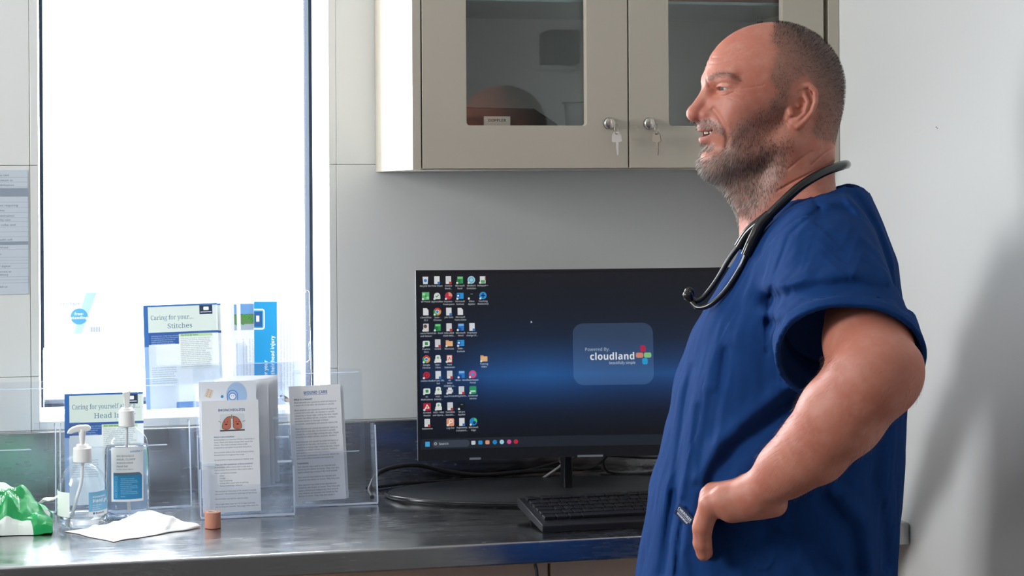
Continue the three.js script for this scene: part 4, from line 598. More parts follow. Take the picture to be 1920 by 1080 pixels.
function earSdf(x, y, w) {   // ear frame: a back, b up, c out
  const dx = (x + 23) * 1.13, dy = (y + 34) * 1.09, dw = (Math.abs(w) - 86) * 1.1; const far = dx * dx + dy * dy + dw * dw; if (far > 6400) return Math.sqrt(far) - 52;
  const t = 0.42, a0 = -dx, c0 = dw; let a = a0 * Math.cos(t) + c0 * Math.sin(t), c = -a0 * Math.sin(t) + c0 * Math.cos(t), b = dy; // flare outwards to the back
  const r = 0.16; const a2 = a * Math.cos(r) - b * Math.sin(r); b = a * Math.sin(r) + b * Math.cos(r); a = a2;
  let plate = ell(a, b, c, 0, -2, 0, 27, 43, 7.5);
  const bowl = ell(a, b, c, -4, -5, 9, 15, 21, 13.5); plate = smax(plate, -bowl, 4);
  const scapha = ell(a, b, c, 9, 16, 8, 13, 20, 8); plate = smax(plate, -scapha, 4);
  let d = plate;
  let hl = 1e3; for (let i = 0; i < earPts.length - 3; i++) { const A = earPts[i], Bq = earPts[i + 1]; hl = Math.min(hl, cap(a, b, c, [A[0], A[1], i < 2 ? 1 : 6], [Bq[0], Bq[1], i < 1 ? 1 : 6], 5.4, 5.4)); } d = smin(d, hl, 4);
  let ah = Math.min(cap(a, b, c, [2, 26, 4], [14, 8, 7], 4, 4.6), cap(a, b, c, [14, 8, 7], [11, -14, 7], 4.6, 4.6), cap(a, b, c, [11, -14, 7], [0, -27, 6], 4.6, 4.5)); d = smin(d, ah, 4);
  d = smin(d, cap(a, b, c, [-20, -12, 6], [-17, -20, 8], 6, 6.5), 4);
  d = smin(d, cap(a, b, c, [-19, 4, 3], [-4, -2, 2], 3, 3), 3);
  d = smin(d, ell(a, b, c, -5, -36, 3, 13, 11, 7), 6);
  return d;
}
function headSdf(u, y, w) {
  const a = Math.abs(w);
  let d = ell(u, y, w, 0, 18, 0, 129, 108, 98);
  d = smin(d, ell(u, y, w, -72, -18, 0, 55, 80, 80), 26);
  d = smin(d, ell(u, y, w, 66, -58, 0, 70, 90, 67), 26);
  d = smin(d, cap(u, y, a, [102, -136, 14], [-4, -98, 60], 25, 22), 24);
  d = smin(d, ell(u, y, w, 114, -134, 0, 25, 24, 30), 14);
  d = smin(d, ell(u, y, a, 62, -34, 56, 40, 26, 22), 20);
  d = smin(d, ell(u, y, a, 84, -62, 38, 33, 30, 27), 16);
  // neck, under the jaw, shoulders
  d = smin(d, cap(u, y, w, [-44, -60, 0], [-26, -300, 0], 74, 86), 26);
  d = smin(d, cap(u, y, w, [88, -146, 0], [18, -212, 0], 26, 52), 26);
  d = smin(d, cap(u, y, a, [-48, -190, 0], [-60, -262, 110], 44, 50), 34);
  d = smin(d, cap(u, y, a, [-22, -70, 66], [30, -270, 24], 16, 20), 22);
  // brow, eye
  d = smin(d, cap(u, y, a, [120, 17, 12], [97, 21, 58], 12, 12), 14);
  d = smax(d, -ell(u, y, a, 126, -4, 35, 21, 12, 21), 12);
  d = smin(d, ell(u, y, a, 98, -1, 38, 18.6, 17.5, 22), 6);
  d = smin(d, cap(u, y, a, [113, -15, 24], [103, -13, 50], 5.5, 5), 6);
  d = smin(d, cap(u, y, a, [114, 9, 24], [100, 5, 55], 5.5, 5), 7);
  // opening between the lids
  { const q = y + 1 + 0.006 * (a - 38) * (a - 38) * 0.35; d = smax(d, -Math.max(Math.abs(q) - 3.3 + 0.007 * (a - 40) * (a - 40), -(u - 96), Math.abs(a - 40) - 21), 1.4); }
  // nose
  d = smin(d, cap(u, y, w, [117, 6, 0], [147, -41, 0], 11, 14.5), 12);
  d = smin(d, ell(u, y, w, 150, -46, 0, 15.5, 14, 16), 8);
  d = smin(d, ell(u, y, a, 127, -48, 17, 18, 13.5, 12), 7);
  d = smax(d, -ell(u, y, a, 137, -62, 10, 11, 7, 5.5), 3);
  // mouth region
  d = smin(d, ell(u, y, w, 110, -66, 0, 33, 20, 36), 12);
  const cu = 137 - 0.034 * w * w, cy = -83 + 0.006 * w * w;
  d = smin(d, Math.hypot(u - cu, (y - cy - 8) * 1.1) - 7.5 + Math.max(0, a - 18) * 0.22 + Math.max(0, a - 36) * 3, 6);
  d = smin(d, Math.hypot(u - cu + 3, (y - cy + 10) * 1.0) - 8.5 + Math.max(0, a - 16) * 0.28 + Math.max(0, a - 34) * 3, 6);
  d = smax(d, -(Math.max(Math.abs(y - cy + 0.5) - 4.6 + 0.004 * w * w, Math.abs(u - cu) - 26, a - 35)), 2.5);
  // fine furrows, placed in side view
  const vx = -u * HC + a * HSn;
  if (Math.abs(d) < 10) for (const [wd, dp, pts, bb] of grooves) { if (vx < bb[0] || vx > bb[1] || y < bb[2] || y > bb[3]) continue; let m = 1e3; for (let i = 0; i < pts.length - 1; i++) m = Math.min(m, segd(vx, y, pts[i][0], pts[i][1], pts[i + 1][0], pts[i + 1][1])); if (m < wd * 3 && a > 6) d += dp * Math.exp(-m * m / (wd * wd)); }
  d = smin(d, earSdf(u, y, w), 5);
  return d;
}
const toHead = (x, y, z) => { const X = (x - HEAD[0]) / HS, Z = (z - HEAD[2]) / HS; return [-X * HC + Z * HSn, (y - HEAD[1]) / HS, X * HSn + Z * HC]; };
const fromHead = (u, y, w) => [HEAD[0] + HS * (-u * HC + w * HSn), HEAD[1] + HS * y, HEAD[2] + HS * (u * HSn + w * HC)];
const dirHead = (u, y, w) => [-u * HC + w * HSn, y, u * HSn + w * HC];

// hair and beard regions in side view (px right of the axis, px up)
const polyIn = (P, x, y) => { let s = 1e9, inside = false; for (let i = 0, j = P.length - 1; i < P.length; j = i++) { const [xi, yi] = P[i], [xj, yj] = P[j]; s = Math.min(s, segd(x, y, xi, yi, xj, yj)); if ((yi > y) !== (yj > y) && x < (xj - xi) * (y - yi) / (yj - yi) + xi) inside = !inside; } return inside ? s : -s; };
const PX = (l) => l.map(([a, b]) => [a - 1448, 168 - b]);
const hairPoly = PX([[1452, 20], [1449, 62], [1442, 88], [1458, 102], [1446, 131], [1440, 154], [1456, 176], [1442, 194], [1446, 214], [1474, 222], [1482, 190], [1488, 160], [1510, 152], [1528, 176], [1528, 220], [1512, 250], [1535, 268], [1556, 272], [1600, 262], [1610, 20]]);
const beardPoly = PX([[1446, 190], [1440, 200], [1424, 206], [1398, 222], [1376, 240], [1370, 246], [1366, 250], [1366, 262], [1350, 284], [1330, 290], [1312, 290], [1290, 330], [1340, 380], [1408, 420], [1424, 392], [1446, 372], [1468, 340], [1480, 300], [1486, 268], [1482, 240], [1476, 214], [1462, 196]]);
const tachePoly = PX([[1300, 226], [1316, 224], [1334, 221], [1350, 226], [1362, 240], [1368, 258], [1360, 256], [1344, 247], [1326, 243], [1306, 243]]);
const soulPoly = PX([[1312, 268], [1346, 268], [1342, 282], [1312, 288]]);
const side2 = (u, w) => -u * HC + Math.abs(w) * HSn;
function maskHair(u, y, w) { const v = side2(u, w); let m = sstep(-4, 9, polyIn(hairPoly, v, y) + 5 * fbm(u * 0.05, y * 0.05, w * 0.05, 2)); return m * (earSdf(u, y, w) > 3 ? 1 : 0); }
function maskBeard(u, y, w) { const v = side2(u, w); const n = 6 * fbm(u * 0.05, y * 0.05, w * 0.05, 2); let m = sstep(-8, 20, polyIn(beardPoly, v, y) + n * 1.4); if (u > 60) m = Math.max(m, sstep(-2, 5, polyIn(tachePoly, v, y) + n * 0.3), 0.8 * sstep(-2, 5, polyIn(soulPoly, v, y) + n * 0.4)); return m * (earSdf(u, y, w) > 3 ? 1 : 0); }
const browPoly = PX([[1328, 152], [1342, 140], [1362, 136], [1382, 143], [1397, 158], [1386, 155], [1366, 148], [1348, 149], [1336, 155]]);
function maskBrow(u, y, w) { return u > 60 ? sstep(-3, 4, polyIn(browPoly, side2(u, w), y)) : 0; }
const skinA = [0.56, 0.21, 0.142], skinR = [0.49, 0.145, 0.097], skinP = [0.62, 0.30, 0.222];
function skinAt(x, y, z, s = 1) { const n = fbm(x * 90, y * 90, z * 90, 3), q = fbm(x * 22, y * 22, z * 22, 2), f = noise(x * 420, y * 420, z * 420); return mix3(mix3(skinA, skinR, clamp(0.35 + 0.9 * q)), skinP, clamp(0.1 + 0.7 * n + 0.22 * f)); }
function headColour(x, y, z) {
  const [u, v, w] = toHead(x, y, z), a = Math.abs(w); let c = skinAt(x, y, z);
  c = mix3(c, [0.42, 0.12, 0.085], 0.55 * Math.exp(-((u - 140) ** 2 + (v + 42) ** 2 + w * w) / 900));       // ruddy nose
  c = mix3(c, [0.44, 0.14, 0.10], 0.4 * Math.exp(-((u - 80) ** 2 + (v + 45) ** 2) / 1600));                 // cheeks
  if (u > 100 && a < 34) { const cu = 137 - 0.034 * w * w, cy = -83 + 0.006 * w * w; const lip = Math.exp(-(((v - cy - 6) / 6) ** 2)) + Math.exp(-(((v - cy + 9) / 7) ** 2)); if (u > cu - 10) c = mix3(c, [0.42, 0.15, 0.125], clamp(lip) * 0.6 * sstep(34, 26, a)); if (u < cu - 4 && Math.abs(v - cy) < 7) c = [0.06, 0.015, 0.012]; }
  const h = maskHair(u, v, w), b = maskBeard(u, v, w);
  const back = sstep(0, 110, -u - 10 + v * 0.7); c = mix3(c, mix3([0.29, 0.175, 0.135], [0.06, 0.04, 0.032], back), h * (0.55 + 0.35 * back));
  c = mix3(c, [0.13, 0.06, 0.042], 0.6 * maskBrow(u, v, w));
  c = mix3(c, mix3([0.27, 0.13, 0.098], [0.54, 0.45, 0.4], Math.max(sstep(50, 112, u), 0.75 * sstep(-100, -165, v))), b * 0.4);
  return c;
}
// ---------------------------------------------------------------- body in the person's frame (x to his back, y up, z to his left)
const Wr = [-0.028, 1.094, 0.252], Elb = [0.104, 1.28, 0.36], Sho = [0.07, 1.415, 0.15];
const fingers = [  // pinky to index: knuckle, two joints, tip, radius
  [[-0.1055, 1.0785, 0.240], [-0.1165, 1.046, 0.232], [-0.117, 1.0245, 0.227], [-0.1155, 1.0095, 0.223], 0.0128],
  [[-0.107, 1.081, 0.219], [-0.118, 1.046, 0.208], [-0.117, 1.022, 0.202], [-0.113, 1.006, 0.198], 0.0118],
  [[-0.107, 1.083, 0.199], [-0.118, 1.047, 0.187], [-0.116, 1.022, 0.181], [-0.111, 1.004, 0.177], 0.0116],
  [[-0.104, 1.084, 0.180], [-0.116, 1.050, 0.168], [-0.114, 1.027, 0.162], [-0.109, 1.011, 0.158], 0.0112]];
function handSdf(x, y, z) {
  let d = cap(x, y, z, [-0.044, 1.098, 0.253], [-0.085, 1.089, 0.243], 0.0245, 0.019);
  d = smin(d, cap(x, y, z, [-0.0225, 1.0845, 0.25], [-0.0775, 1.0735, 0.241], 0.0175, 0.018), 0.016);   // heel and little-finger edge
  for (const k of [0, 1, 2, 3]) d = smin(d, cap(x, y, z, [-0.05, 1.094 - 0.001 * k, 0.238 - 0.012 * k], fingers[k][0], 0.02, 0.014), 0.012);
  for (const [A, Bq, C, D, r] of fingers) { let q = cap(x, y, z, A, Bq, r * 1.12, r * 1.02); q = smin(q, cap(x, y, z, Bq, C, r * 1.03, r * 0.95), 0.003); q = smin(q, cap(x, y, z, C, D, r * 0.96, r * 0.78), 0.003); d = smin(d, q, 0.006); }
  let t = cap(x, y, z, [-0.045, 1.1, 0.228], [-0.055, 1.1, 0.19], 0.019, 0.015); t = smin(t, cap(x, y, z, [-0.055, 1.1, 0.19], [-0.046, 1.092, 0.165], 0.013, 0.0115), 0.006); t = smin(t, cap(x, y, z, [-0.046, 1.092, 0.165], [-0.034, 1.082, 0.15], 0.0115, 0.009), 0.005);
  d = smin(d, t, 0.012);
  return d;
}
function armSdf(x, y, z) {
  let d = cap(x, y, z, [0.082, 1.355, 0.215], [0.096, 1.3, 0.288], 0.042, 0.05);
  d = smin(d, cap(x, y, z, [0.096, 1.3, 0.288], [0.103, 1.269, 0.343], 0.054, 0.053), 0.02);
  d = smin(d, ell(x, y, z, 0.128, 1.279, 0.362, 0.027, 0.026, 0.026), 0.022);                    // point of the elbow
  d = smin(d, cap(x, y, z, [0.1, 1.264, 0.345], [0.0607, 1.2114, 0.325], 0.052, 0.05), 0.022);
  d = smin(d, cap(x, y, z, [0.0607, 1.2114, 0.325], [0.0268, 1.1658, 0.3], 0.05, 0.0425), 0.02);
  d = smin(d, cap(x, y, z, [0.0268, 1.1658, 0.3], [-0.0053, 1.1359, 0.277], 0.0425, 0.034), 0.02);
  d = smin(d, cap(x, y, z, [-0.0053, 1.1359, 0.277], [-0.044, 1.0997, 0.255], 0.034, 0.0255), 0.02);
  d += 0.0006 * fbm(x * 40, y * 40, z * 40, 2);
  return smin(d, handSdf(x, y, z), 0.014);
}
// torso of the tunic: outline front and back against height
const tab = (T, y) => { if (y <= T[0][0]) return T[0][1]; for (let i = 1; i < T.length; i++) if (y < T[i][0]) { const [a, p] = T[i - 1], [b, q] = T[i]; const t = (y - a) / (b - a), p0 = i > 1 ? T[i - 2] : T[i - 1], q1 = i < T.length - 1 ? T[i + 1] : T[i]; const m0 = (q - p0[1]) / (b - p0[0]) * (b - a), m1 = (q1[1] - p) / (q1[0] - a) * (b - a); const t2 = t * t, t3 = t2 * t; return (2 * t3 - 3 * t2 + 1) * p + (t3 - 2 * t2 + t) * m0 + (-2 * t3 + 3 * t2) * q + (t3 - t2) * m1; } return T[T.length - 1][1]; };
const frontT = [[0.76, -0.226], [0.86, -0.228], [0.925, -0.223], [0.957, -0.217], [0.989, -0.212], [1.029, -0.205], [1.068, -0.199], [1.108, -0.189], [1.148, -0.181], [1.179, -0.173], [1.219, -0.165], [1.258, -0.151], [1.29, -0.14], [1.317, -0.126], [1.345, -0.108], [1.384, -0.085], [1.423, -0.066], [1.453, -0.055], [1.5, -0.045]];
const backT = [[0.76, 0.142], [0.9, 0.143], [0.972, 0.146], [1.003, 0.149], [1.041, 0.152], [1.118, 0.156], [1.194, 0.16], [1.26, 0.163], [1.32, 0.156], [1.354, 0.152], [1.393, 0.148], [1.423, 0.139], [1.454, 0.128], [1.492, 0.112], [1.53, 0.1]];
const sideT = [[0.76, 0.235], [0.9, 0.225], [1.0, 0.212], [1.1, 0.205], [1.2, 0.2], [1.3, 0.197], [1.38, 0.19], [1.43, 0.178], [1.47, 0.15], [1.53, 0.12]];
// seams and folds of the near side: [width, depth (minus = ridge), course in x and y]
const folds = [
  [0.0032, 0.002, [[0.038, 1.470], [-0.001, 1.436], [-0.021, 1.379], [-0.031, 1.321], [-0.030, 1.278]]],
  [0.003, 0.0018, [[0.030, 1.499], [0.035, 1.475], [0.039, 1.470]]],
  [0.011, 0.0085, [[-0.030, 1.347], [0.012, 1.362], [0.074, 1.373], [0.121, 1.363]]],
  [0.009, -0.005, [[-0.029, 1.371], [0.019, 1.385], [0.080, 1.392]]],
  [0.009, 0.006, [[-0.025, 1.317], [0.019, 1.337], [0.060, 1.347]]],
  [0.012, 0.008, [[0.041, 1.463], [0.079, 1.466], [0.109, 1.445], [0.131, 1.401], [0.142, 1.352]]],
  [0.007, 0.006, [[0.086, 1.491], [0.115, 1.446], [0.131, 1.392], [0.139, 1.349]]],
  [0.006, -0.004, [[0.076, 1.484], [0.110, 1.436], [0.127, 1.379]]],
  [0.014, 0.011, [[0.045, 1.243], [-0.030, 1.186], [-0.078, 1.143], [-0.103, 1.105], [-0.112, 1.061]]],
  [0.012, -0.006, [[0.012, 1.246], [-0.052, 1.195], [-0.098, 1.150], [-0.123, 1.102]]],
  [0.006, 0.0035, [[-0.137, 1.244], [-0.148, 1.170], [-0.159, 1.096], [-0.167, 1.022], [-0.172, 0.963]]],
  [0.006, 0.003, [[-0.106, 1.216], [-0.117, 1.150], [-0.126, 1.092]]],
  [0.005, -0.003, [[-0.131, 1.200], [-0.141, 1.126], [-0.148, 1.075]]],
  [0.006, 0.0032, [[-0.087, 1.275], [-0.098, 1.202], [-0.106, 1.158]]],
  [0.006, 0.004, [[-0.161, 1.072], [-0.171, 1.013], [-0.179, 0.961]]],
  [0.012, 0.009, [[0.042, 1.084], [0.073, 1.039], [0.082, 0.983]]],
  [0.011, -0.006, [[0.066, 1.089], [0.100, 1.047], [0.107, 0.984]]],
  [0.012, 0.009, [[0.119, 1.180], [0.108, 1.108], [0.118, 1.037], [0.123, 0.980]]],
  [0.012, 0.008, [[-0.031, 1.035], [0.018, 1.023], [0.059, 0.986]]],
  [0.0028, 0.004, [[-0.144, 1.055], [-0.151, 1.021], [-0.156, 0.966]]],
  [0.007, -0.004, [[-0.138, 1.038], [-0.145, 0.998], [-0.139, 0.969]]],
];
for (const f of folds) { const X = f[2].map(p => p[0]), Y = f[2].map(p => p[1]), m = f[0] * 3; f.push([Math.min(...X) - m, Math.max(...X) + m, Math.min(...Y) - m, Math.max(...Y) + m]); }
const SA = [0.052, 1.405, 0.135], SB = [0.079, 1.284, 0.297]; const SD = [SB[0] - SA[0], SB[1] - SA[1], SB[2] - SA[2]], SL = Math.hypot(...SD), SN = SD.map(v => v / SL);
function torsoSdf(x, y, z) {
  const f = tab(frontT, y), b = tab(backT, y), s = tab(sideT, y), cx = (f + b) / 2, rx = (b - f) / 2; const X = x - cx;
  const n = 2.25, a = Math.pow(Math.pow(Math.abs(X) / rx, n) + Math.pow(Math.abs(z) / s, n), 1 / n); let d = (a - 1) * Math.min(rx, s) * 0.92;
  const top = 1.487 + (x > 0 ? 0.3 : 0.42) * x - 0.5 * Math.max(0, Math.abs(z) - 0.07); d = smax(d, (y - top) * 0.9, 0.04);
  d = Math.max(d, 0.79 - y); return d;
}
function tunicSdf(x, y, z) {
  let d = torsoSdf(x, y, z);
  // far sleeve
  d = smin(d, Math.max(cap(x, y, z, [0.03, 1.41, -0.15], [0.034, 1.2, -0.325], 0.066, 0.07), (-(x - 0.034) * 0.0 + (1.255 - y) * 0.77 + (-0.28 - z) * 0.64)), 0.04);
  // near sleeve, an open cone
  const px = x - SA[0], py = y - SA[1], pz = z - SA[2], t = px * SN[0] + py * SN[1] + pz * SN[2], qx = px - SN[0] * t, qy = py - SN[1] * t, qz = pz - SN[2] * t, rad = Math.hypot(qx, qy, qz), tt = clamp(t / SL, -0.5, 1.2);
  const droop = 0.012 * clamp(-qx / 0.08) * clamp(tt); const R = 0.079 + 0.008 * tt + droop; const hem = SL - 0.012 * clamp(-qx / 0.08, -1, 1);
  const cone = Math.max((t < 0 ? Math.hypot(rad, t) - 0.078 : (rad - R) * 0.97), t - hem);
  d = smin(d, cone, 0.035);
  if (t > hem - 0.019 && t < hem + 0.002 && rad < R + 0.01 && rad > R - 0.02) d -= 0.0011 * sstep(hem - 0.019, hem - 0.015, t);    // hem band
  if (Math.abs(d) < 0.03) {
    let fs = 0; if (z > 0.04) for (const [wd, dp, pts, bb] of folds) { if (x < bb[0] || x > bb[1] || y < bb[2] || y > bb[3]) continue; let m = 1; for (let i = 0; i < pts.length - 1; i++) m = Math.min(m, segd(x, y, pts[i][0], pts[i][1], pts[i + 1][0], pts[i + 1][1])); if (m < wd * 3) fs += dp * Math.exp(-m * m / (wd * wd)) * sstep(0.04, 0.1, z); }
    const rg = (v) => { v = 1 - Math.abs(v); return v * v * v; };
    fs -= 0.0016 * rg(fbm(x * 11 + 0.4 * y, y * 3.2 + 2 * x, z * 11, 2) * 2.2) * sstep(1.36, 1.2, y) + 0.0007 * rg(noise(x * 38, y * 9 + z * 8, z * 38) * 1.5) * sstep(1.38, 1.25, y);
    if (z > 0.15 && t > 0) fs -= 0.0013 * rg(noise(t * 26 + 1.5 * noise(qx * 30, qy * 30, 3), qx * 9, qy * 9 + 4) * 1.4);
    fs += 0.006 * fbm(x * 14, y * 6, z * 14, 3) + 0.0026 * fbm(x * 45 + 5, y * 12, z * 45, 2);
    const inSleeve = sstep(SL * 0.5, SL * 0.62, t) * sstep(R + 0.03, R + 0.015, rad); d += fs * (1 - inSleeve) + inSleeve * clamp(fs, -0.006, 0.0058) * sstep(hem - 0.006, hem - 0.03, t);
  }
  d = smax(d, -(Math.max(rad - (R - 0.007 - 0.006 * sstep(hem - 0.012, hem - 0.04, t)), SL * 0.66 - t)), 0.002);
  // neck opening
  const nx = x - 0.022; d = smax(d, -(Math.max((Math.hypot(nx / 0.086, z / 0.084) - 1) * 0.084, 1.38 - y)), 0.004);
  return d;
}
// ---------------------------------------------------------------- the person
const MAN = new THREE.Group(); MAN.name = numbered('person'); MAN.position.set(1.042, 0, 1.134); MAN.rotation.y = -24.22 * Math.PI / 180; scene.add(MAN);
tag(MAN, 'smiling bearded person in navy scrub top standing with hand on hip', 'person');
const skinMat = phys({ vertexColors: true, roughness: 0.52, sheen: 0.15, sheenRoughness: 0.5, sheenColor: lin(1, 0.8, 0.7) });
{
  const hr = 175 * HS; 
  const hf = (x, y, z) => { const [u, v, w] = toHead(x, y, z); return headSdf(u, v, w) * HS; };
  const headG = paintGeo(surfaceNets(hf, [HEAD[0] - 0.15, HEAD[1] - 0.22, -0.115], [HEAD[0] + 0.13, HEAD[1] + 0.105, 0.115], 0.0018), headColour);
  const armG = paintGeo(surfaceNets(armSdf, [-0.17, 0.97, 0.1], [0.19, 1.5, 0.43], 0.0028), (x, y, z) => { let c = skinAt(x, y, z); const e = Math.exp(-((x - 0.13) ** 2 + (y - 1.28) ** 2) / 0.0022); c = mix3(c, [0.46, 0.16, 0.115], 0.5 * e); return c; });
  // his right arm reaches down to lean on the bench
  const armR = paintGeo(surfaceNets((x, y, z) => { let d = cap(x, y, z, [0.03, 1.4, -0.17], [0.035, 1.17, -0.35], 0.052, 0.043); d = smin(d, cap(x, y, z, [0.035, 1.17, -0.35], [0.032, 1.1, -0.4], 0.045, 0.045), 0.03); d = smin(d, cap(x, y, z, [0.032, 1.1, -0.4], [0.025, 0.95, -0.51], 0.043, 0.029), 0.03); d = smin(d, cap(x, y, z, [0.025, 0.94, -0.515], [0.025, 0.922, -0.55], 0.026, 0.018), 0.02); for (let k = 0; k < 4; k++) { const a = [0.05 - 0.017 * k, 0.919, -0.552], b = [0.052 - 0.019 * k, 0.916, -0.59 - 0.004 * (1.5 - Math.abs(k - 1.5))], c = [0.053 - 0.02 * k, 0.911, -0.618 - 0.01 * (1.5 - Math.abs(k - 1.5))]; d = smin(d, cap(x, y, z, [0.03 - 0.004 * k, 0.928, -0.525], a, 0.018, 0.0125), 0.01); d = smin(d, smin(cap(x, y, z, a, b, 0.0115, 0.0102), cap(x, y, z, b, c, 0.0102, 0.0088), 0.004), 0.005); } d = smin(d, smin(cap(x, y, z, [0.01, 0.935, -0.515], [-0.025, 0.92, -0.535], 0.016, 0.012), cap(x, y, z, [-0.025, 0.92, -0.535], [-0.04, 0.913, -0.56], 0.012, 0.0095), 0.005), 0.01); return d; }, [-0.08, 0.88, -0.68], [0.12, 1.46, -0.1], 0.0045), (x, y, z) => skinAt(x, y, z));
  const bodyG = mergeGeometries([headG, armG, armR]);
  part('body', bodyG, skinMat, MAN);
  // clothes
  const cloth = phys({ vertexColors: true, roughness: 0.9, specularIntensity: 0.2 });
  const navy = [0.008, 0.040, 0.155];
  const tunicC = (x, y, z) => { const n = 0.06 * fbm(x * 60, y * 60, z * 60, 2) + 0.05 * noise(x * 700, y * 700, z * 700); return navy.map(c => c * (1 + n)); };
  const tg = paintGeo(surfaceNets(tunicSdf, [-0.27, 0.77, -0.41], [0.21, 1.54, 0.41], 0.0036), tunicC);
  part('scrub_top', tg, cloth, MAN, 'navy blue short sleeved scrub top');
  const legs = (x, y, z) => { let d = 1; for (const s of [-1, 1]) { const q = smin(cap(x, y, z, [-0.03, 0.92, 0.09 * s], [-0.02, 0.5, 0.11 * s], 0.105, 0.085), cap(x, y, z, [-0.02, 0.5, 0.11 * s], [0.01, 0.075, 0.12 * s], 0.085, 0.075), 0.05); d = smin(d, q, 0.03); } return Math.max(d, 0.045 - y) + 0.004 * fbm(x * 12, y * 5, z * 12, 2); };
  part('scrub_trousers', paintGeo(surfaceNets(legs, [-0.18, 0.03, -0.25], [0.14, 1.0, 0.25], 0.009), tunicC), cloth, MAN, 'navy blue scrub trousers');
  for (const s of [-1, 1]) { const sh = surfaceNets((x, y, z) => Math.max(smin(ell(x, y, z, -0.07, 0.045, 0.12 * s, 0.12, 0.045, 0.047), ell(x, y, z, 0.03, 0.055, 0.12 * s, 0.06, 0.06, 0.043), 0.03), -y), [-0.22, -0.02, 0.12 * s - 0.07], [0.12, 0.14, 0.12 * s + 0.07], 0.007); part('shoe', sh, M.blackMatt, MAN); }
  // eyes
  for (const s of [-1, 1]) {
    const r = 15.6 * HS, e = new THREE.SphereGeometry(r, 40, 28); const look = [0.96, -0.03, 0.2]; const ln = Math.hypot(...look);
    paintGeo(e, (x, y, z) => { const dv = dirHead(...look), c = (x * dv[0] + y * dv[1] + z * dv[2]) / (r * ln); const a = Math.acos(clamp(c, -1, 1)); return a < 0.16 ? [0.005, 0.005, 0.006] : a < 0.4 ? [0.035, 0.035, 0.035] : a < 0.44 ? [0.03, 0.03, 0.03] : [0.55, 0.48, 0.44]; });
    e.translate(...fromHead(97, -1, s * 38)); part('eye', e, phys({ vertexColors: true, roughness: 0.42 }), MAN);
  }
  // upper teeth
  const tm = std({ color: lin(0.66, 0.6, 0.5), roughness: 0.25 });
  for (let i = -3; i <= 3; i++) { const w = i * 6.4, cu = 128.5 - 0.036 * w * w, t = new RoundedBoxGeometry(5 * HS, 9 * HS, 6.1 * HS, 2, 1.6 * HS); t.rotateY(HY * 0 + Math.atan(-0.072 * w) * -1); t.rotateY(-0); const q = fromHead(cu, -79 + 0.006 * w * w, w); t.rotateY(-(Math.PI - Math.atan2(0, 1)) + HY); t.translate(...q); part('tooth', t, tm, MAN); }
  // strands sampled on the head
  function sampler(geo) {
    const hp = geo.attributes.position, hn = geo.attributes.normal, ix = geo.index.array, cum = []; let tot = 0;
    for (let i = 0; i < ix.length; i += 3) { const [a, b, c] = [ix[i], ix[i + 1], ix[i + 2]]; const ax = hp.getX(b) - hp.getX(a), ay = hp.getY(b) - hp.getY(a), az = hp.getZ(b) - hp.getZ(a), bx_ = hp.getX(c) - hp.getX(a), by = hp.getY(c) - hp.getY(a), bz = hp.getZ(c) - hp.getZ(a); tot += 0.5 * Math.hypot(ay * bz - az * by, az * bx_ - ax * bz, ax * by - ay * bx_); cum.push(tot); }
    return () => { const r = rnd() * tot; let lo = 0, hi = cum.length - 1; while (lo < hi) { const m = (lo + hi) >> 1; cum[m] < r ? lo = m + 1 : hi = m; } const i = lo * 3; let p = rnd(), q = rnd(); if (p + q > 1) { p = 1 - p; q = 1 - q; } const s = 1 - p - q; const L = (t) => [0, 1, 2].map(k => t.array[ix[i] * 3 + k] * s + t.array[ix[i + 1] * 3 + k] * p + t.array[ix[i + 2] * 3 + k] * q); return [L(hp), L(hn)]; };
  }
  const onHead = sampler(headG), onArm = sampler(armG);
  function strands(count, test, pick = onHead) {
    const P = [], N = [], C = []; let made = 0, tries = 0;
    while (made < count && tries < count * 40) { tries++; const [p, n] = pick(); const [u, y, w] = toHead(...p); const r = test(u, y, w, n, p); if (!r) continue; made++;
      const { len, wid, flow, lift, col } = r; const fx = dirHead(...flow); let d = [0, 1, 2].map(k => n[k] * lift + fx[k] + 0.35 * (rnd() - 0.5)); let l = Math.hypot(...d); d = d.map(v => v / l);
      const t = [0, 1, 2].map(() => rnd() - 0.5); let sx = [d[1] * t[2] - d[2] * t[1], d[2] * t[0] - d[0] * t[2], d[0] * t[1] - d[1] * t[0]]; l = Math.hypot(...sx) || 1; sx = sx.map(v => v / l * wid);
      const b = p.map((v, k) => v - n[k] * 0.0006), m = b.map((v, k) => v + d[k] * len * 0.6 + n[k] * len * 0.06), e = b.map((v, k) => v + d[k] * len - n[k] * len * 0.05);
      const A = b.map((v, k) => v - sx[k]), Bq = b.map((v, k) => v + sx[k]), m1 = m.map((v, k) => v - sx[k] * 0.75), m2 = m.map((v, k) => v + sx[k] * 0.75);
      for (const q of [A, Bq, m2, A, m2, m1, m1, m2, e]) { P.push(...q); N.push(...n); C.push(...col); } }
    const g = new THREE.BufferGeometry(); g.setAttribute('position', new THREE.Float32BufferAttribute(P, 3)); g.setAttribute('normal', new THREE.Float32BufferAttribute(N, 3)); g.setAttribute('color', new THREE.Float32BufferAttribute(C, 3)); return g;
  }
  const hairMat = std({ vertexColors: true, roughness: 0.6, side: THREE.DoubleSide });
  const dark = [0.028, 0.018, 0.013], grey = [0.34, 0.29, 0.26], white = [0.66, 0.62, 0.57], brown = [0.09, 0.045, 0.03];
  const lt1 = [0.4, 0.31, 0.26], lt2 = [0.24, 0.155, 0.115];
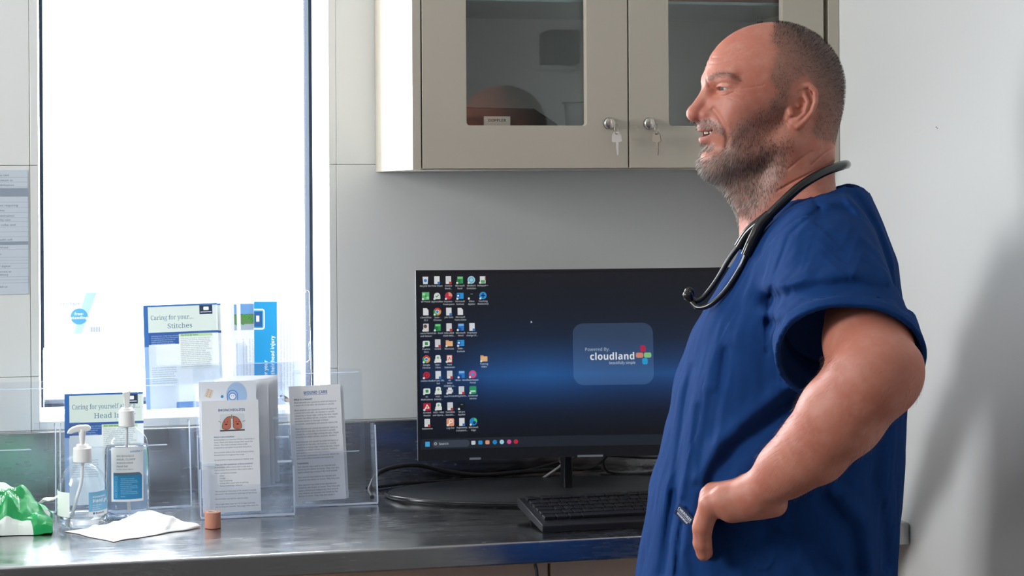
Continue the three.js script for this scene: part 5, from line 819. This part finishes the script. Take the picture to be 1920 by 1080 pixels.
  const hair = part('hair', strands(20000, (u, y, w) => { const m = maskHair(u, y, w); if (rnd() > m) return null; const top = sstep(-10, 95, y * 0.8 + 0.55 * Math.max(0, -u)); const g = rnd(); const col = g < 0.55 - 0.4 * top ? mix3(lt2, lt1, rnd()) : g < 0.8 - 0.35 * top ? mix3(brown, lt2, rnd()) : mix3([0.045, 0.03, 0.023], brown, rnd()); return { len: 0.0026 + 0.0014 * top + 0.0012 * rnd(), wid: 0.00012, flow: [0.15 - 0.25 * top, -0.6 + 0.75 * top, 0.0], lift: 0.45 + 0.35 * top, col }; }), hairMat, MAN, 'cropped receding brown and grey hair'); hair.userData.kind = 'stuff';
  const beard = part('beard', strands(17500, (u, y, w) => { const m = maskBeard(u, y, w); if (rnd() > m * (0.55 + 0.4 * sstep(-60, -125, y) + 0.35 * sstep(80, 110, u))) return null; const chin = sstep(66, 118, u) * sstep(-90, -112, y), tache = u > 90 && y > -84; const low = sstep(-90, -180, y), cheek = sstep(-120, -60, y) * (tache ? 0 : 1); const g = rnd(), pw = tache ? 0.25 : 0.62 + 0.36 * chin + 0.34 * low; const col = g < pw ? mix3(lt1, white, chin > 0.3 ? 0.4 + 0.6 * rnd() : clamp(rnd() * 0.75 + 0.4 * low)) : mix3(tache ? dark : brown, lt2, rnd()); return { len: (tache ? 0.005 : 0.0058 + 0.0035 * chin + 0.0015 * low - 0.0016 * cheek) * (0.6 + 0.7 * rnd()), wid: 0.00013, flow: [tache ? 0.25 : 0.1 + 0.25 * chin - 0.35 * sstep(70, 0, u), -0.85, (w > 0 ? 1 : -1) * (tache ? 0.35 : 0.05)], lift: 0.4 + 0.3 * chin, col }; }), hairMat, MAN, 'short grey and brown beard and moustache'); beard.userData.kind = 'stuff';
  const brow = part('eyebrows', strands(1900, (u, y, w) => { const a = Math.abs(w); if (rnd() > maskBrow(u, y, w)) return null; return { len: 0.0055 * (0.6 + 0.7 * rnd()), wid: 0.00014, flow: [-0.5 * sstep(20, 60, a) + 0.1, 0.35 - 0.6 * sstep(20, 55, a), (w > 0 ? 1 : -1) * 0.7], lift: 0.3, col: mix3(brown, lt2, rnd()) }; }), hairMat, MAN, 'brown eyebrows'); brow.userData.kind = 'stuff';
  const lash = part('eyelashes', strands(260, (u, y, w) => { const a = Math.abs(w); if (u < 98 || a < 24 || a > 54 || y < 1 || y > 4.5) return null; return { len: 0.006, wid: 0.00016, flow: [0.9, -0.05, (w > 0 ? 1 : -1) * 0.3], lift: 0.2, col: dark }; }), hairMat, MAN); lash.userData.kind = 'stuff';
  const armHair = part('arm_hair', strands(2600, (u, y, w, n, p) => { if (p[0] < -0.045 || p[1] < 1.095 || p[1] > 1.29 || (p[2] < 0.285 && p[1] > 1.25)) return null; if (n[2] > 0.75 && rnd() < 0.75) return null; return { len: 0.007 + 0.006 * rnd(), wid: 0.00007, flow: [0.55, -0.6, 0.1], lift: 0.32, col: mix3(brown, lt2, rnd()) }; }, onArm), hairMat, MAN, 'fine brown arm hair'); armHair.userData.kind = 'stuff';
  // pocket label, collar, chest pocket
  const lt = canvasTex(160, 96, (x, w, h) => { x.fillStyle = '#10294e'; x.fillRect(0, 0, w, h); x.fillStyle = '#dfe6ee'; x.font = 'bold 34px sans-serif'; x.fillText('CHEROKEE', 8, 42, 144); x.fillRect(8, 50, 144, 3); x.font = 'bold 26px sans-serif'; x.fillText('WORKWEAR', 22, 80, 116); });
  const lb = new THREE.BoxGeometry(0.03, 0.017, 0.001); lb.rotateZ(-0.62); lb.rotateY(-0.62); lb.translate(-0.1445, 1.0495, 0.1715);
  part('pocket_label', lb, [cloth, cloth, cloth, cloth, std({ map: lt, roughness: 0.8 }), cloth].map(m => m === cloth ? std({ color: lin(0.010, 0.047, 0.165), roughness: 0.8 }) : m), MAN, 'white lettered pocket label');
}
// ---------------------------------------------------------------- stethoscope round his neck (same frame as the person)
{
  const g = thing('stethoscope', 'black stethoscope hung around the neck with ear tubes on the chest', 'stethoscope', [1.042, 0, 1.134], -24.22 * Math.PI / 180);
  part('tubing', tube([[-0.036, 1.453, 0.113], [-0.016, 1.473, 0.112], [0.013, 1.5, 0.102], [0.045, 1.52, 0.078], [0.072, 1.53, 0.04], [0.08, 1.532, 0.0], [0.07, 1.53, -0.045], [0.035, 1.515, -0.09], [-0.015, 1.475, -0.112], [-0.055, 1.415, -0.13], [-0.075, 1.36, -0.135]], 0.0066, 120, 12), M.blackGloss, g);
  part('yoke', merge(tube([[-0.028, 1.461, 0.113], [-0.04, 1.447, 0.116], [-0.05, 1.428, 0.12], [-0.06, 1.405, 0.12]], 0.0078, 20, 12), tube([[-0.028, 1.461, 0.113], [-0.044, 1.448, 0.108], [-0.057, 1.436, 0.102], [-0.07, 1.416, 0.097]], 0.0078, 20, 12)), M.blackGloss, g, 'moulded black rubber yoke');
  const mt = std({ color: lin(0.05, 0.05, 0.055), roughness: 0.16, metalness: 0.85 });
  part('ear_tube', tube([[-0.058, 1.41, 0.12], [-0.067, 1.389, 0.119], [-0.089, 1.355, 0.118], [-0.111, 1.335, 0.112], [-0.128, 1.331, 0.102], [-0.137, 1.338, 0.096]], 0.0038, 40, 10), mt, g);
  part('ear_tube', tube([[-0.069, 1.419, 0.097], [-0.083, 1.4, 0.094], [-0.104, 1.365, 0.092], [-0.12, 1.345, 0.091], [-0.13, 1.339, 0.092], [-0.137, 1.343, 0.09]], 0.0038, 40, 10), mt, g);
  for (const [x, y, z] of [[-0.1395, 1.343, 0.096], [-0.138, 1.347, 0.084]]) { const s = lathe([[0, 0.012], [0.0035, 0.0118], [0.006, 0.009], [0.0072, 0.004], [0.006, 0.0], [0.0038, -0.003], [0.0036, -0.007], [0, -0.007]], 20); s.rotateZ(0.5); s.translate(x, y, z); part('ear_tip', s, M.blackGloss, g); }
  const c = lathe([[0, 0], [0.02, 0], [0.0225, 0.002], [0.0225, 0.006], [0.018, 0.009], [0.007, 0.012], [0.006, 0.02], [0, 0.02]], 32); c.rotateZ(1.2); c.rotateY(0.9); c.translate(-0.083, 1.335, -0.142); part('chest_piece', c, M.chrome, g);
}
scene.traverse(o => { if (o.isMesh) { o.castShadow = true; o.receiveShadow = true; } });
renderer.render(scene, camera);
